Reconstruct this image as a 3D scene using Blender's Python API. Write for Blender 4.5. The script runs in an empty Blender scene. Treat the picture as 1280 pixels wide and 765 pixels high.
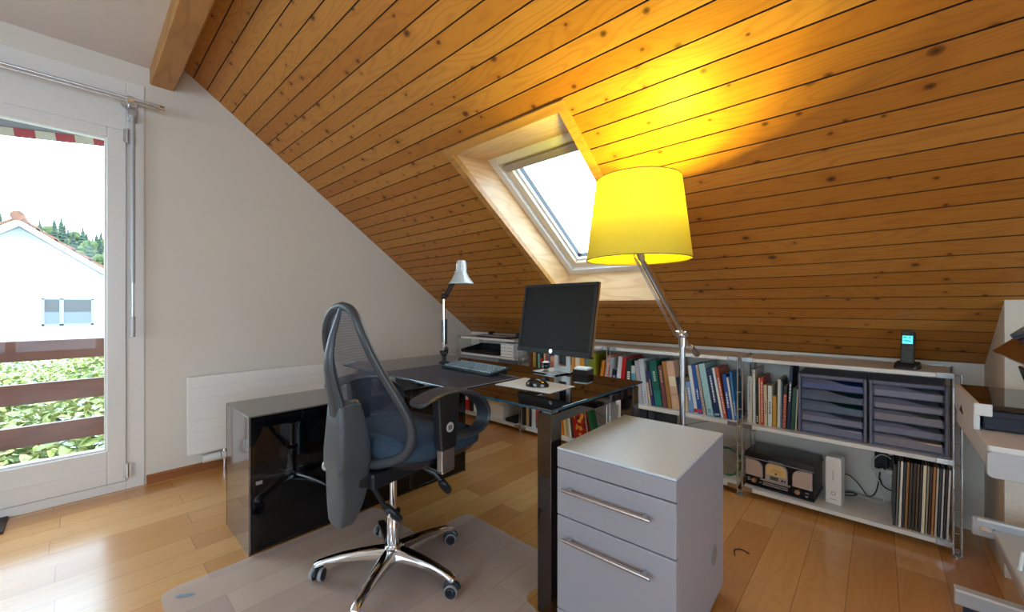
LAMP_W = 75
import bpy, bmesh, math, random
from mathutils import Vector, Matrix, Euler

random.seed(7)
SC = bpy.context.scene
COL = SC.collection
R = math.radians

# ------------------------------------------------------------------ camera
F_PX, CX, CY, VX = 500.0, 640.0, 382.5, 95.0
TH = math.atan((CX - VX) / F_PX)
VD = Vector((-math.cos(TH), math.sin(TH), 0))
RD = Vector((math.sin(TH), math.cos(TH), 0))
CAM = Vector((0, 0, 1.1))
cam = bpy.data.cameras.new('camera')
cam.sensor_fit = 'HORIZONTAL'
cam.sensor_width = 36.0
cam.lens = F_PX / 1280 * 36.0
cam.clip_start = 0.02
cam.clip_end = 600
co = bpy.data.objects.new('camera', cam)
COL.objects.link(co)
co.location = CAM
co.rotation_euler = (R(90), 0, math.atan2(-VD.x, VD.y))
SC.camera = co


def ray(x, y):
    return VD + RD * ((x - CX) / F_PX) + Vector((0, 0, 1)) * ((CY - y) / F_PX)


def onz(x, y, z):
    d = ray(x, y)
    return CAM + d * ((z - CAM.z) / d.z)


def ony(x, y, Y):
    d = ray(x, y)
    return CAM + d * (Y / d.y)


def onx(x, y, X):
    d = ray(x, y)
    return CAM + d * (X / d.x)


# ------------------------------------------------------------------ materials
class NT:
    def __init__(s, name):
        s.m = bpy.data.materials.new(name)
        s.m.use_nodes = True
        s.t = s.m.node_tree
        s.b = s.t.nodes['Principled BSDF']
        s.out = s.t.nodes['Material Output']

    def n(s, kind, **kw):
        nd = s.t.nodes.new('ShaderNode' + kind)
        for k, v in kw.items():
            setattr(nd, k, v)
        return nd

    def l(s, a, b):
        s.t.links.new(a, b)

    def math(s, op, a, b=None, clamp=False):
        nd = s.n('Math', operation=op)
        nd.use_clamp = clamp
        for i, v in enumerate((a, b)):
            if v is None:
                continue
            if isinstance(v, (int, float)):
                nd.inputs[i].default_value = v
            else:
                s.l(v, nd.inputs[i])
        return nd.outputs[0]

    def comb(s, x, y, z):
        nd = s.n('CombineXYZ')
        for i, v in enumerate((x, y, z)):
            if isinstance(v, (int, float)):
                nd.inputs[i].default_value = v
            else:
                s.l(v, nd.inputs[i])
        return nd.outputs[0]

    def ramp(s, fac, stops, interp='LINEAR'):
        nd = s.n('ValToRGB')
        nd.color_ramp.interpolation = interp
        els = nd.color_ramp.elements
        while len(els) < len(stops):
            els.new(0.5)
        for e, (p, c) in zip(els, stops):
            e.position = p
            e.color = (*c, 1) if len(c) == 3 else c
        s.l(fac, nd.inputs[0])
        return nd.outputs[0]

    def mix(s, fac, a, b, blend='MIX'):
        nd = s.n('MixRGB', blend_type=blend)
        for i, v in enumerate((fac, a, b)):
            if isinstance(v, (int, float)):
                nd.inputs[i].default_value = v
            elif isinstance(v, tuple):
                nd.inputs[i].default_value = (*v, 1) if len(v) == 3 else v
            else:
                s.l(v, nd.inputs[i])
        return nd.outputs[0]

    def noise(s, vec, scale, detail=3, rough=0.5):
        nd = s.n('TexNoise')
        nd.inputs['Scale'].default_value = scale
        nd.inputs['Detail'].default_value = detail
        nd.inputs['Roughness'].default_value = rough
        if vec is not None:
            s.l(vec, nd.inputs['Vector'])
        return nd.outputs['Fac']

    def bump(s, h, strength=0.2, dist=0.01):
        nd = s.n('Bump')
        nd.inputs['Strength'].default_value = strength
        nd.inputs['Distance'].default_value = dist
        s.l(h, nd.inputs['Height'])
        s.l(nd.outputs[0], s.b.inputs['Normal'])


def srgb(r, g, b):
    f = lambda c: (c / 255 / 12.92) if c / 255 <= 0.04045 else ((c / 255 + 0.055) / 1.055) ** 2.4
    return (f(r), f(g), f(b))


MATS = {}


def pm(name, col, rough=0.5, metal=0.0, spec=0.5, var=0.04, scale=40, coat=0, alpha=1.0, trans=0.0, emit=None, es=0,
       bump=0, ior=None):
    """simple procedural principled material with a slight noise variation"""
    if name in MATS:
        return MATS[name]
    t = NT(name)
    tc = t.n('TexCoord')
    nz = t.noise(tc.outputs['Object'], scale, 3)
    lo = tuple(max(0, c * (1 - var)) for c in col)
    hi = tuple(min(1, c * (1 + var)) for c in col)
    t.l(t.ramp(nz, [(0.3, lo), (0.7, hi)]), t.b.inputs['Base Color'])
    t.b.inputs['Roughness'].default_value = rough
    t.b.inputs['Metallic'].default_value = metal
    t.b.inputs['Specular IOR Level'].default_value = spec
    t.b.inputs['Coat Weight'].default_value = coat
    t.b.inputs['Coat Roughness'].default_value = 0.05
    t.b.inputs['Alpha'].default_value = alpha
    t.b.inputs['Transmission Weight'].default_value = trans
    if ior:
        t.b.inputs['IOR'].default_value = ior
    if emit:
        t.b.inputs['Emission Color'].default_value = (*emit, 1)
        t.b.inputs['Emission Strength'].default_value = es
    if bump:
        t.bump(nz, bump, 0.004)
    MATS[name] = t.m
    return t.m


SLOPE = 0.7303
SL = math.hypot(1, SLOPE)
Z0 = 2.983
PITCH = 0.0885
S_OFF = 0.028     # seam positions s = S_OFF + k*PITCH


def mat_ceiling_boards():
    t = NT('ceiling_pine_boards')
    tc = t.n('TexCoord')
    sx = t.n('SeparateXYZ')
    t.l(tc.outputs['Object'], sx.inputs[0])
    X, Y, Z = sx.outputs
    s = t.math('ADD', t.math('MULTIPLY', Y, 1 / SL), t.math('MULTIPLY', t.math('SUBTRACT', Z, Z0), -SLOPE / SL))
    kid = t.math('FLOOR', t.math('DIVIDE', t.math('SUBTRACT', s, S_OFF), PITCH))
    wn = t.n('TexWhiteNoise', noise_dimensions='1D')
    t.l(kid, wn.inputs['W'])
    xo = t.math('ADD', X, t.math('MULTIPLY', wn.outputs['Value'], 37.0))
    g1 = t.noise(t.comb(t.math('MULTIPLY', xo, 0.9), t.math('MULTIPLY', s, 30), kid), 2.0, 4, 0.6)
    # cathedral grain: warped bands
    warp = t.noise(t.comb(t.math('MULTIPLY', xo, 1.3), t.math('MULTIPLY', s, 7), kid), 1.0, 2)
    band = t.math('SINE', t.math('MULTIPLY', t.math('ADD', warp, t.math('MULTIPLY', s, 1.5)), 95))
    band = t.math('MULTIPLY', t.math('ADD', band, 1), 0.5)
    base = t.ramp(wn.outputs['Value'], [(0.0, srgb(178, 114, 42)), (0.5, srgb(188, 126, 52)), (1.0, srgb(198, 138, 64))])
    c = t.mix(t.math('MULTIPLY', g1, 0.22), base, srgb(168, 104, 46))
    c = t.mix(t.math('MULTIPLY', t.math('POWER', band, 4), 0.34), c, srgb(150, 84, 34))
    # knots
    vo = t.n('TexVoronoi', feature='F1', voronoi_dimensions='2D')
    vo.inputs['Scale'].default_value = 1.0
    t.l(t.comb(t.math('MULTIPLY', xo, 6.0), t.math('MULTIPLY', s, 7.5), t.math('MULTIPLY', kid, 0.0)), vo.inputs['Vector'])
    cs = t.n('SeparateColor')
    t.l(vo.outputs['Color'], cs.inputs[0])
    size = t.math('MULTIPLY', t.math('GREATER_THAN', cs.outputs[0], 0.24), t.math('ADD', 0.055, t.math('MULTIPLY', t.math('POWER', cs.outputs[1], 2.0), 0.085)))
    dd = t.math('ADD', vo.outputs['Distance'], t.math('MULTIPLY', t.noise(tc.outputs['Object'], 60, 2), 0.02))
    k = t.math('SUBTRACT', 1.0, t.math('DIVIDE', dd, t.math('ADD', size, 0.0001)), True)
    k = t.math('MULTIPLY', t.math('POWER', k, 0.5), t.math('GREATER_THAN', size, 0.01), True)
    halo = t.math('SUBTRACT', 1.0, t.math('DIVIDE', dd, t.math('ADD', t.math('MULTIPLY', size, 3.0), 0.0001)), True)
    halo = t.math('MULTIPLY', halo, t.math('GREATER_THAN', size, 0.01))
    c = t.mix(t.math('MULTIPLY', halo, 0.45), c, srgb(150, 84, 34))
    c = t.mix(k, c, srgb(58, 26, 10))
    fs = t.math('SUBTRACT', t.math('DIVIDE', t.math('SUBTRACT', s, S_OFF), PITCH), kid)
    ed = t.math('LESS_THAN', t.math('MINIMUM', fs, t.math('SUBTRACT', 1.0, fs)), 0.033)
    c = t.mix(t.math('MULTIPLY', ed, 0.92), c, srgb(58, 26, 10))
    t.l(c, t.b.inputs['Base Color'])
    t.b.inputs['Roughness'].default_value = 0.42
    t.b.inputs['Specular IOR Level'].default_value = 0.35
    t.bump(g1, 0.05, 0.002)
    return t.m


def mat_plain_pine(name, axis, a, b, dark):
    """pine with the grain along one axis (0,1,2)"""
    t = NT(name)
    tc = t.n('TexCoord')
    sc = [26, 26, 26]
    sc[axis] = 1.4
    mp = t.n('Mapping')
    mp.inputs['Scale'].default_value = sc
    t.l(tc.outputs['Object'], mp.inputs['Vector'])
    g = t.noise(mp.outputs[0], 1.4, 4, 0.6)
    sc2 = [5, 5, 5]
    sc2[axis] = 0.9
    mp2 = t.n('Mapping')
    mp2.inputs['Scale'].default_value = sc2
    t.l(tc.outputs['Object'], mp2.inputs['Vector'])
    w = t.noise(mp2.outputs[0], 1.0, 2)
    band = t.math('POWER', t.math('MULTIPLY', t.math('ADD', t.math('SINE', t.math('MULTIPLY', w, 70)), 1), 0.5), 3)
    c = t.mix(g, a, b)
    c = t.mix(t.math('MULTIPLY', band, 0.3), c, dark)
    vo = t.n('TexVoronoi')
    vo.inputs['Scale'].default_value = 1.0
    sc3 = [6.0, 6.0, 6.0]
    sc3[axis] = 3.0
    mp3 = t.n('Mapping')
    mp3.inputs['Scale'].default_value = sc3
    t.l(tc.outputs['Object'], mp3.inputs['Vector'])
    t.l(mp3.outputs[0], vo.inputs['Vector'])
    cs = t.n('SeparateColor')
    t.l(vo.outputs['Color'], cs.inputs[0])
    k = t.math('MULTIPLY', t.math('LESS_THAN', vo.outputs['Distance'], 0.13), t.math('GREATER_THAN', cs.outputs[0], 0.6))
    c = t.mix(t.math('MULTIPLY', k, 0.8), c, dark)
    t.l(c, t.b.inputs['Base Color'])
    t.b.inputs['Roughness'].default_value = 0.4
    return t.m


FB = 0.1455


def mat_floor():
    t = NT('floor_cherry_planks')
    tc = t.n('TexCoord')
    sx = t.n('SeparateXYZ')
    t.l(tc.outputs['Object'], sx.inputs[0])
    X, Y, Z = sx.outputs
    u = t.math('DIVIDE', t.math('SUBTRACT', X, 0.2), FB)
    kid = t.math('FLOOR', u)
    fu = t.math('SUBTRACT', u, kid)
    wn = t.n('TexWhiteNoise', noise_dimensions='1D')
    t.l(kid, wn.inputs['W'])
    par = t.math('MULTIPLY', t.math('FLOORED_MODULO', kid, 2.0), 0.46)
    vv = t.math('DIVIDE', t.math('ADD', t.math('SUBTRACT', Y, 0.407), t.math('ADD', par, t.math('MULTIPLY', wn.outputs['Value'], 0.05))), 1.2)
    jid = t.math('FLOOR', vv)
    fv = t.math('SUBTRACT', vv, jid)
    wn2 = t.n('TexWhiteNoise', noise_dimensions='2D')
    t.l(t.comb(kid, jid, 0), wn2.inputs['Vector'])
    r = wn2.outputs['Value']
    base = t.ramp(r, [(0, srgb(196, 134, 70)), (0.35, srgb(208, 150, 82)), (0.7, srgb(218, 162, 94)), (1, srgb(228, 176, 108))])
    g = t.noise(t.comb(t.math('MULTIPLY', X, 22), t.math('ADD', t.math('MULTIPLY', Y, 1.6), t.math('MULTIPLY', r, 50)), t.math('MULTIPLY', r, 9)), 1.5, 4, 0.6)
    c = t.mix(t.math('MULTIPLY', g, 0.32), base, srgb(178, 108, 54))
    w = t.noise(t.comb(t.math('MULTIPLY', X, 8), t.math('ADD', t.math('MULTIPLY', Y, 1.1), t.math('MULTIPLY', r, 30)), r), 1.0, 2)
    band = t.math('POWER', t.math('MULTIPLY', t.math('ADD', t.math('SINE', t.math('MULTIPLY', w, 80)), 1), 0.5), 4)
    c = t.mix(t.math('MULTIPLY', band, 0.12), c, srgb(150, 86, 40))
    e1 = t.math('MINIMUM', fu, t.math('SUBTRACT', 1.0, fu))
    e2 = t.math('MULTIPLY', t.math('MINIMUM', fv, t.math('SUBTRACT', 1.0, fv)), 1.2 / FB)
    e = t.math('MINIMUM', e1, e2)
    seam = t.math('LESS_THAN', e, 0.009)
    c = t.mix(t.math('MULTIPLY', seam, 0.55), c, srgb(96, 52, 24))
    t.l(c, t.b.inputs['Base Color'])
    t.b.inputs['Roughness'].default_value = 0.26
    t.b.inputs['Specular IOR Level'].default_value = 0.5
    t.b.inputs['Coat Weight'].default_value = 0.4
    t.b.inputs['Coat Roughness'].default_value = 0.18
    t.bump(g, 0.03, 0.002)
    return t.m


def mat_plaster(name, col, bump=0.05, scale=180):
    t = NT(name)
    tc = t.n('TexCoord')
    n1 = t.noise(tc.outputs['Object'], 3, 2)
    n2 = t.noise(tc.outputs['Object'], scale, 3)
    t.l(t.ramp(n1, [(0.3, tuple(c * 0.98 for c in col)), (0.7, col)]), t.b.inputs['Base Color'])
    t.b.inputs['Roughness'].default_value = 0.85
    t.b.inputs['Specular IOR Level'].default_value = 0.2
    t.bump(n2, bump, 0.004)
    return t.m


def mat_glass(name, tint=(1, 1, 1), refl=0.06):
    t = NT(name)
    t.t.nodes.remove(t.b)
    tr = t.n('BsdfTransparent')
    tr.inputs[0].default_value = (*tint, 1)
    gl = t.n('BsdfGlossy')
    gl.inputs['Roughness'].default_value = 0.02
    fr = t.n('Fresnel')
    fr.inputs[0].default_value = 1.35
    mx = t.n('MixShader')
    ge = t.n('NewGeometry')
    t.l(t.math('MULTIPLY', fr.outputs[0], t.math('SUBTRACT', 1.0, ge.outputs['Backfacing'])), mx.inputs[0])
    t.l(tr.outputs[0], mx.inputs[1])
    t.l(gl.outputs[0], mx.inputs[2])
    t.l(mx.outputs[0], t.out.inputs[0])
    return t.m


# ------------------------------------------------------------------ geometry helpers
class B:
    """collects shapes into one mesh"""

    def __init__(s, M=None):
        s.bm = bmesh.new()
        s.M = M or Matrix.Identity(4)

    def _v(s, p):
        return s.bm.verts.new(s.M @ Vector(p))

    def face(s, pts):
        vs = [s._v(p) for p in pts]
        try:
            return s.bm.faces.new(vs)
        except ValueError:
            return None

    def hexa(s, c):
        """8 corners: bottom 4 (ccw), top 4 (ccw)"""
        v = [s._v(p) for p in c]
        for f in ((3, 2, 1, 0), (4, 5, 6, 7), (0, 1, 5, 4), (1, 2, 6, 5), (2, 3, 7, 6), (3, 0, 4, 7)):
            s.bm.faces.new([v[i] for i in f])
        return s

    def box(s, x0, x1, y0, y1, z0, z1):
        if x0 > x1: x0, x1 = x1, x0
        if y0 > y1: y0, y1 = y1, y0
        if z0 > z1: z0, z1 = z1, z0
        return s.hexa([(x0, y0, z0), (x1, y0, z0), (x1, y1, z0), (x0, y1, z0), (x0, y0, z1), (x1, y0, z1), (x1, y1, z1), (x0, y1, z1)])

    def loft(s, rings, cap=True):
        vr = [[s._v(p) for p in r] for r in rings]
        for a, b in zip(vr, vr[1:]):
            n = len(a)
            for i in range(n):
                s.bm.faces.new((a[i], a[(i + 1) % n], b[(i + 1) % n], b[i]))
        if cap:
            s.bm.faces.new(vr[0][::-1])
            s.bm.faces.new(vr[-1])
        return s

    def tube(s, pts, r, n=10, closed=False):
        pts = [Vector(p) for p in pts]
        N = len(pts)
        rs = r if isinstance(r, (list, tuple)) else [r] * N
        rings = []
        up = None
        for i, p in enumerate(pts):
            if closed:
                d = pts[(i + 1) % N] - pts[i - 1]
            else:
                d = pts[min(i + 1, N - 1)] - pts[max(i - 1, 0)]
            d.normalize()
            if up is None:
                up = Vector((0, 0, 1)) if abs(d.z) < 0.9 else Vector((1, 0, 0))
            a = d.cross(up)
            if a.length < 1e-6:
                a = d.orthogonal()
            a.normalize()
            b = a.cross(d).normalized()
            up = b
            rings.append([p + (a * math.cos(t) + b * math.sin(t)) * rs[i] for t in [2 * math.pi * k / n for k in range(n)]])
        if closed:
            vr = [[s._v(p) for p in q] for q in rings]
            for i in range(N):
                A, Bb = vr[i], vr[(i + 1) % N]
                for k in range(n):
                    s.bm.faces.new((A[k], A[(k + 1) % n], Bb[(k + 1) % n], Bb[k]))
        else:
            s.loft(rings)
        return s

    def cyl(s, p0, p1, r0, r1=None, n=20):
        return s.tube([p0, p1], [r0, r0 if r1 is None else r1], n)

    def lathe(s, prof, c=(0, 0, 0), n=32, cap=True):
        c = Vector(c)
        rings = [[c + Vector((r * math.cos(2 * math.pi * k / n), r * math.sin(2 * math.pi * k / n), z)) for k in range(n)] for r, z in prof]
        return s.loft(rings, cap)

    def prism(s, poly, h0, h1, axis='z'):
        f = {'z': lambda u, v, w: (u, v, w), 'y': lambda u, v, w: (u, w, v), 'x': lambda u, v, w: (w, u, v)}[axis]
        lo = [s._v(f(u, v, h0)) for u, v in poly]
        hi = [s._v(f(u, v, h1)) for u, v in poly]
        n = len(poly)
        s.bm.faces.new(lo[::-1])
        s.bm.faces.new(hi)
        for i in range(n):
            s.bm.faces.new((lo[i], lo[(i + 1) % n], hi[(i + 1) % n], hi[i]))
        return s

    def sphere(s, c, r, u=16, v=10, sc=(1, 1, 1)):
        M = Matrix.Translation(Vector(c)) @ Matrix.Diagonal((r * sc[0], r * sc[1], r * sc[2], 1))
        bmesh.ops.create_uvsphere(s.bm, u_segments=u, v_segments=v, radius=1, matrix=s.M @ M)
        return s

    def out(s, name, mat, parent=None, bev=0, smooth=35, sub=0, seg=2, base=None):
        bmesh.ops.recalc_face_normals(s.bm, faces=s.bm.faces[:])
        me = bpy.data.meshes.new(name)
        if base is not None:      # put the origin at the base of the thing
            bmesh.ops.translate(s.bm, verts=s.bm.verts[:], vec=-Vector(base))
        s.bm.to_mesh(me)
        s.bm.free()
        for m in (mat if isinstance(mat, (list, tuple)) else [mat]):
            me.materials.append(m)
        o = bpy.data.objects.new(name, me)
        COL.objects.link(o)
        if base is not None:
            o.location = base
        if parent:
            o.parent = parent
        if smooth:
            for p in me.polygons:
                p.use_smooth = True
            me.set_sharp_from_angle(angle=R(smooth))
        if bev:
            md = o.modifiers.new('bevel', 'BEVEL')
            md.width = bev
            md.segments = seg
            md.limit_method = 'ANGLE'
            md.angle_limit = R(40)
        if sub:
            md = o.modifiers.new('sub', 'SUBSURF')
            md.levels = md.render_levels = sub
        return o


def tag(o, label, cat, group=None):
    o['label'] = label
    o['category'] = cat
    if group:
        o['group'] = group
    return o


def thing(name, label, cat, loc=(0, 0, 0), rz=0, group=None):
    o = bpy.data.objects.new(name, None)
    o.empty_display_size = 0.05
    COL.objects.link(o)
    o.location = loc
    o.rotation_euler = (0, 0, rz)
    return tag(o, label, cat, group)


def struct(o):
    o['kind'] = 'structure'
    return o


def text_mesh(body, name, mat, size, parent, M):
    cu = bpy.data.curves.new(name, 'FONT')
    cu.body = body
    cu.size = size
    cu.extrude = 0.0003
    cu.align_x = 'CENTER'
    cu.align_y = 'CENTER'
    tmp = bpy.data.objects.new('tmp', cu)
    COL.objects.link(tmp)
    bpy.context.view_layer.update()
    me = bpy.data.meshes.new_from_object(tmp.evaluated_get(bpy.context.evaluated_depsgraph_get()))
    bpy.data.objects.remove(tmp)
    me.materials.clear()
    me.materials.append(mat)
    me.transform(M)
    o = bpy.data.objects.new(name, me)
    COL.objects.link(o)
    o.parent = parent
    return o


def rrect(x0, x1, y0, y1, r, n=5):
    pts = []
    for cx, cy, a0 in ((x1 - r, y1 - r, 0), (x0 + r, y1 - r, 90), (x0 + r, y0 + r, 180), (x1 - r, y0 + r, 270)):
        for k in range(n + 1):
            a = R(a0 + 90 * k / n)
            pts.append((cx + r * math.cos(a), cy + r * math.sin(a)))
    return pts


# ------------------------------------------------------------------ shared materials
M_white = pm('white_lacquer', srgb(232, 232, 230), 0.35, var=0.01)
M_frame = pm('white_window_frame', srgb(232, 230, 228), 0.3, var=0.01)
M_chrome = pm('chrome', (0.82, 0.83, 0.85), 0.09, 1.0, var=0.02)
M_steel = pm('satin_steel', (0.62, 0.62, 0.63), 0.28, 1.0, var=0.04)
M_alu = pm('brushed_aluminium', (0.55, 0.56, 0.58), 0.35, 1.0, var=0.04)
M_black = pm('black_plastic', srgb(24, 25, 28), 0.4, var=0.1)
M_blackmatt = pm('matt_black', srgb(18, 19, 22), 0.6, var=0.1)
M_blkgloss = pm('black_gloss', srgb(10, 10, 12), 0.06, var=0.05, spec=0.7)
M_paper = pm('paper_white', srgb(236, 234, 228), 0.8, var=0.02)
M_pages = pm('book_pages', srgb(214, 202, 176), 0.9, var=0.08, scale=300)
# ================================================================== THE ROOM
WX = -3.335          # gable wall (with the balcony door)
KY = 2.968           # knee wall
RX = 3.3             # opposite gable
FY = -3.2            # far side of the room behind the camera
CZ = 2.57            # flat ceiling
M_wall = mat_plaster('wall_plaster', srgb(224, 218, 209))
M_rough = mat_plaster('rough_plaster', srgb(222, 212, 196), 0.5, 90)
M_ceil = mat_plaster('ceiling_plaster', srgb(226, 218, 216))
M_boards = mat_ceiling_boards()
M_beam = mat_plain_pine('beam_wood', 0, srgb(196, 140, 74), srgb(176, 120, 58), srgb(112, 66, 30))
M_lin_s = mat_plain_pine('lining_wood', 1, srgb(228, 190, 140), srgb(214, 170, 118), srgb(170, 118, 70))
M_lin_x = mat_plain_pine('lining_wood_across', 0, srgb(230, 194, 148), srgb(216, 174, 124), srgb(172, 122, 74))
M_trimw = mat_plain_pine('skylight_trim_wood', 0, srgb(206, 150, 80), srgb(190, 132, 66), srgb(128, 80, 38))
M_skirt = mat_plain_pine('skirting_wood', 1, srgb(168, 104, 58), srgb(148, 86, 44), srgb(100, 56, 28))
M_glass = mat_glass('window_glass')

fl = struct(B().box(WX - 0.3, RX, FY, KY, -0.12, 0).out('floor', mat_floor(), smooth=0))


def sp(x, s, d):
    """a point on the roof slope: s along the slope, d outwards from the boards"""
    return (x, (s + d * SLOPE) / SL, Z0 + (-s * SLOPE + d) / SL)


# boarded slope with the skylight hole
b = B()
HX0, HX1, HS0, HS1 = -1.79, -0.985, 1.72, 3.148
S_A, S_B, S_R = 0.50, 3.672, 3.16
XK = 0.375           # the knee wall steps forward right of this


def slab(x0, x1, s0, s1, d0, d1):
    if x1 - x0 < 1e-4 or s1 - s0 < 1e-4:
        return
    b.hexa([sp(x0, s0, d0), sp(x1, s0, d0), sp(x1, s1, d0), sp(x0, s1, d0), sp(x0, s0, d1), sp(x1, s0, d1), sp(x1, s1, d1), sp(x0, s1, d1)])


G = 0.0020
CH = 0.0006


def board(x0, x1, s0, s1):
    """one tongue-and-groove board with small chamfers"""
    ring = lambda x: [sp(x, s0 + G, 0.014), sp(x, s0 + G, CH), sp(x, s0 + G + CH, 0), sp(x, s1 - G - CH, 0), sp(x, s1 - G, CH), sp(x, s1 - G, 0.014)]
    b.loft([ring(x0), ring(x1)])


k = math.floor((S_A - S_OFF) / PITCH)
while S_OFF + k * PITCH < S_B:
    s0, s1 = max(S_A, S_OFF + k * PITCH), min(S_B, S_OFF + (k + 1) * PITCH)
    cuts = [s0] + [c for c in (HS0, HS1, S_R) if s0 + 0.012 < c < s1 - 0.012] + [s1]
    for a, c in zip(cuts, cuts[1:]):
        mid = (a + c) / 2
        right = RX if mid < S_R else XK
        if HS0 < mid < HS1:
            board(WX, HX0, a, c)
            board(HX1, right, a, c)
        else:
            board(WX, right, a, c)
    k += 1
for x0, x1, s0, s1 in ((WX - 0.3, HX0, S_A, 3.9), (HX1, RX, S_A, 3.9), (HX0, HX1, S_A, HS0), (HX0, HX1, HS1, 3.9)):
    slab(x0, x1, s0, s1, 0.012, 0.20)
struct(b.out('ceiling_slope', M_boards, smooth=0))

struct(B().box(WX - 0.3, RX, FY - 0.2, 0.45, CZ, CZ + 0.1).out('ceiling', M_ceil, smooth=0))
bm_ = B().prism([(0.309, 2.482), (0.316, 2.475), (0.420, 2.475), (0.427, 2.482), (0.427, 2.70), (0.309, 2.70)], WX, RX, 'x')
struct(bm_.out('trim_1', M_beam, smooth=0))

# gable wall with the door opening
DY0, DY1, DZ = -0.80, 0.262, 2.40
b = B()
b.prism([(FY, 0), (DY0, 0), (DY0, 2.6), (FY, 2.6)], WX - 0.3, WX, 'x')
b.prism([(DY0, DZ), (DY1, DZ), (DY1, 2.6), (DY0, 2.6)], WX - 0.3, WX, 'x')
b.prism([(DY1, 0), (KY + 0.2, 0), (KY + 0.2, 0.66), (KY, 0.82), (0.45, Z0 - 0.45 * SLOPE + 0.005), (0.45, 2.6), (DY1, 2.6)], WX - 0.3, WX, 'x')
struct(b.out('wall_left', M_wall, smooth=0))
# knee wall, stepping forward on the right
struct(B().box(WX, XK, KY, KY + 0.2, 0, 0.825).out('wall_back', M_wall, smooth=0))
b = B()
b.prism([(2.545, 0), (KY + 0.2, 0), (KY + 0.2, 0.66), (2.545, Z0 - 2.545 * SLOPE)], XK, RX, 'x')
struct(b.out('wall_back.001', M_rough, smooth=0))
# walls behind the camera, each with an opening for an added fill window
W2 = (-1.7, 0.3, 0.3, 2.2)
b = B()
b.prism([(FY, 0), (W2[0], 0), (W2[0], 2.6), (FY, 2.6)], RX, RX + 0.25, 'x')
b.prism([(W2[0], 0), (W2[1], 0), (W2[1], W2[2]), (W2[0], W2[2])], RX, RX + 0.25, 'x')
b.prism([(W2[0], W2[3]), (W2[1], W2[3]), (W2[1], 2.6), (W2[0], 2.6)], RX, RX + 0.25, 'x')
b.prism([(W2[1], 0), (KY, 0), (KY, 0.82), (0.45, 2.66), (W2[1], 2.66 - 0.0)][:2] + [(KY, 0.83), (W2[1], Z0 - W2[1] * SLOPE)], RX, RX + 0.25, 'x')
struct(b.out('wall_right', M_wall, smooth=0))
W3 = (-1.9, 0.7, 0.8, 2.2)
b = B()
b.box(WX - 0.3, W3[0], FY - 0.25, FY, 0, 2.6).box(W3[1], RX + 0.25, FY - 0.25, FY, 0, 2.6)
b.box(W3[0], W3[1], FY - 0.25, FY, 0, W3[2]).box(W3[0], W3[1], FY - 0.25, FY, W3[3], 2.6)
struct(b.out('wall_front', M_wall, smooth=0))
for nm, pane in (('fill_window_2', 'x'), ('fill_window_3', 'y')):  # unseen windows, added to let fill daylight in from behind the camera
    b, g = B(), B()
    if pane == 'x':
        y0, y1, z0, z1 = W2
        X = RX + 0.06
        for a, c in ((y0, y0 + .06), (y1 - .06, y1), ((y0 + y1) / 2 - .05, (y0 + y1) / 2 + .05)):
            b.box(X, X + .06, a, c, z0, z1)
        b.box(X, X + .06, y0, y1, z0, z0 + .06).box(X, X + .06, y0, y1, z1 - .06, z1)
        g.box(X + .025, X + .035, y0 + .05, y1 - .05, z0 + .05, z1 - .05)
    else:
        x0, x1, z0, z1 = W3
        Y = FY - 0.12
        for a, c in ((x0, x0 + .06), (x1 - .06, x1), (-.65, -.55)):
            b.box(a, c, Y, Y + .06, z0, z1)
        b.box(x0, x1, Y, Y + .06, z0, z0 + .06).box(x0, x1, Y, Y + .06, z1 - .06, z1)
        g.box(x0 + .05, x1 - .05, Y + .025, Y + .035, z0 + .05, z1 - .05)
    w = struct(b.out(nm, M_frame, smooth=0))
    g.out('glass', M_glass, w, smooth=0)
struct(B().prism([(0, WX), (0.016, WX)][:0] + [(WX, 0.0), (WX + 0.016, 0.0), (WX + 0.016, 0.045), (WX + 0.008, 0.055), (WX, 0.055)], DY1 + 0.032, KY, 'y')
       .out('baseboard_left', M_skirt, smooth=0))

# ------------------------------------------------------------------ skylight = window_1
IX0, IX1, IS0, IS1 = -1.752, -1.022, 1.757, 3.112
FX0, FX1, FS0, FS1, FD = -1.757, -1.018, 1.962, 3.046, 0.20
lin = []
b = B()


def quad_slab(bb, p, q, r, t, off):
    """thin slab through four points, thickened by the offset vector"""
    o = Vector(off)
    pts = [Vector(v) for v in (p, q, r, t)]
    bb.hexa([tuple(v) for v in pts] + [tuple(v + o) for v in pts])


quad_slab(b, sp(IX0, IS0, 0), sp(IX0, IS1, 0), sp(FX0, FS1, FD), sp(FX0, FS0, FD), (-0.02, 0, 0))
quad_slab(b, sp(IX1, IS0, 0), sp(IX1, IS1, 0), sp(FX1, FS1, FD), sp(FX1, FS0, FD), (0.02, 0, 0))
win = struct(b.out('window_1', M_lin_s, smooth=0))
b = B()
quad_slab(b, sp(IX0, IS0, 0), sp(IX1, IS0, 0), sp(FX1, FS0, FD), sp(FX0, FS0, FD), (0, -0.012, 0.016))
quad_slab(b, sp(IX0, IS1, 0), sp(IX1, IS1, 0), sp(FX1, FS1, FD), sp(FX0, FS1, FD), (0, 0.016, -0.012))
b.out('lining', M_lin_x, win, smooth=0)
b = B()
tb = lambda x0, x1, s0, s1: b.hexa([sp(x0, s0, -.012), sp(x1, s0, -.012), sp(x1, s1, -.012), sp(x0, s1, -.012), sp(x0, s0, .02), sp(x1, s0, .02), sp(x1, s1, .02), sp(x0, s1, .02)])
tb(HX0 - .006, IX0, HS0 - .006, HS1 + .006)
tb(IX1, HX1 + .006, HS0 - .006, HS1 + .006)
tb(IX0, IX1, HS0 - .006, IS0)
tb(IX0, IX1, IS1, HS1 + .006)
b.out('trim', M_trimw, win, smooth=0)


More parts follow.
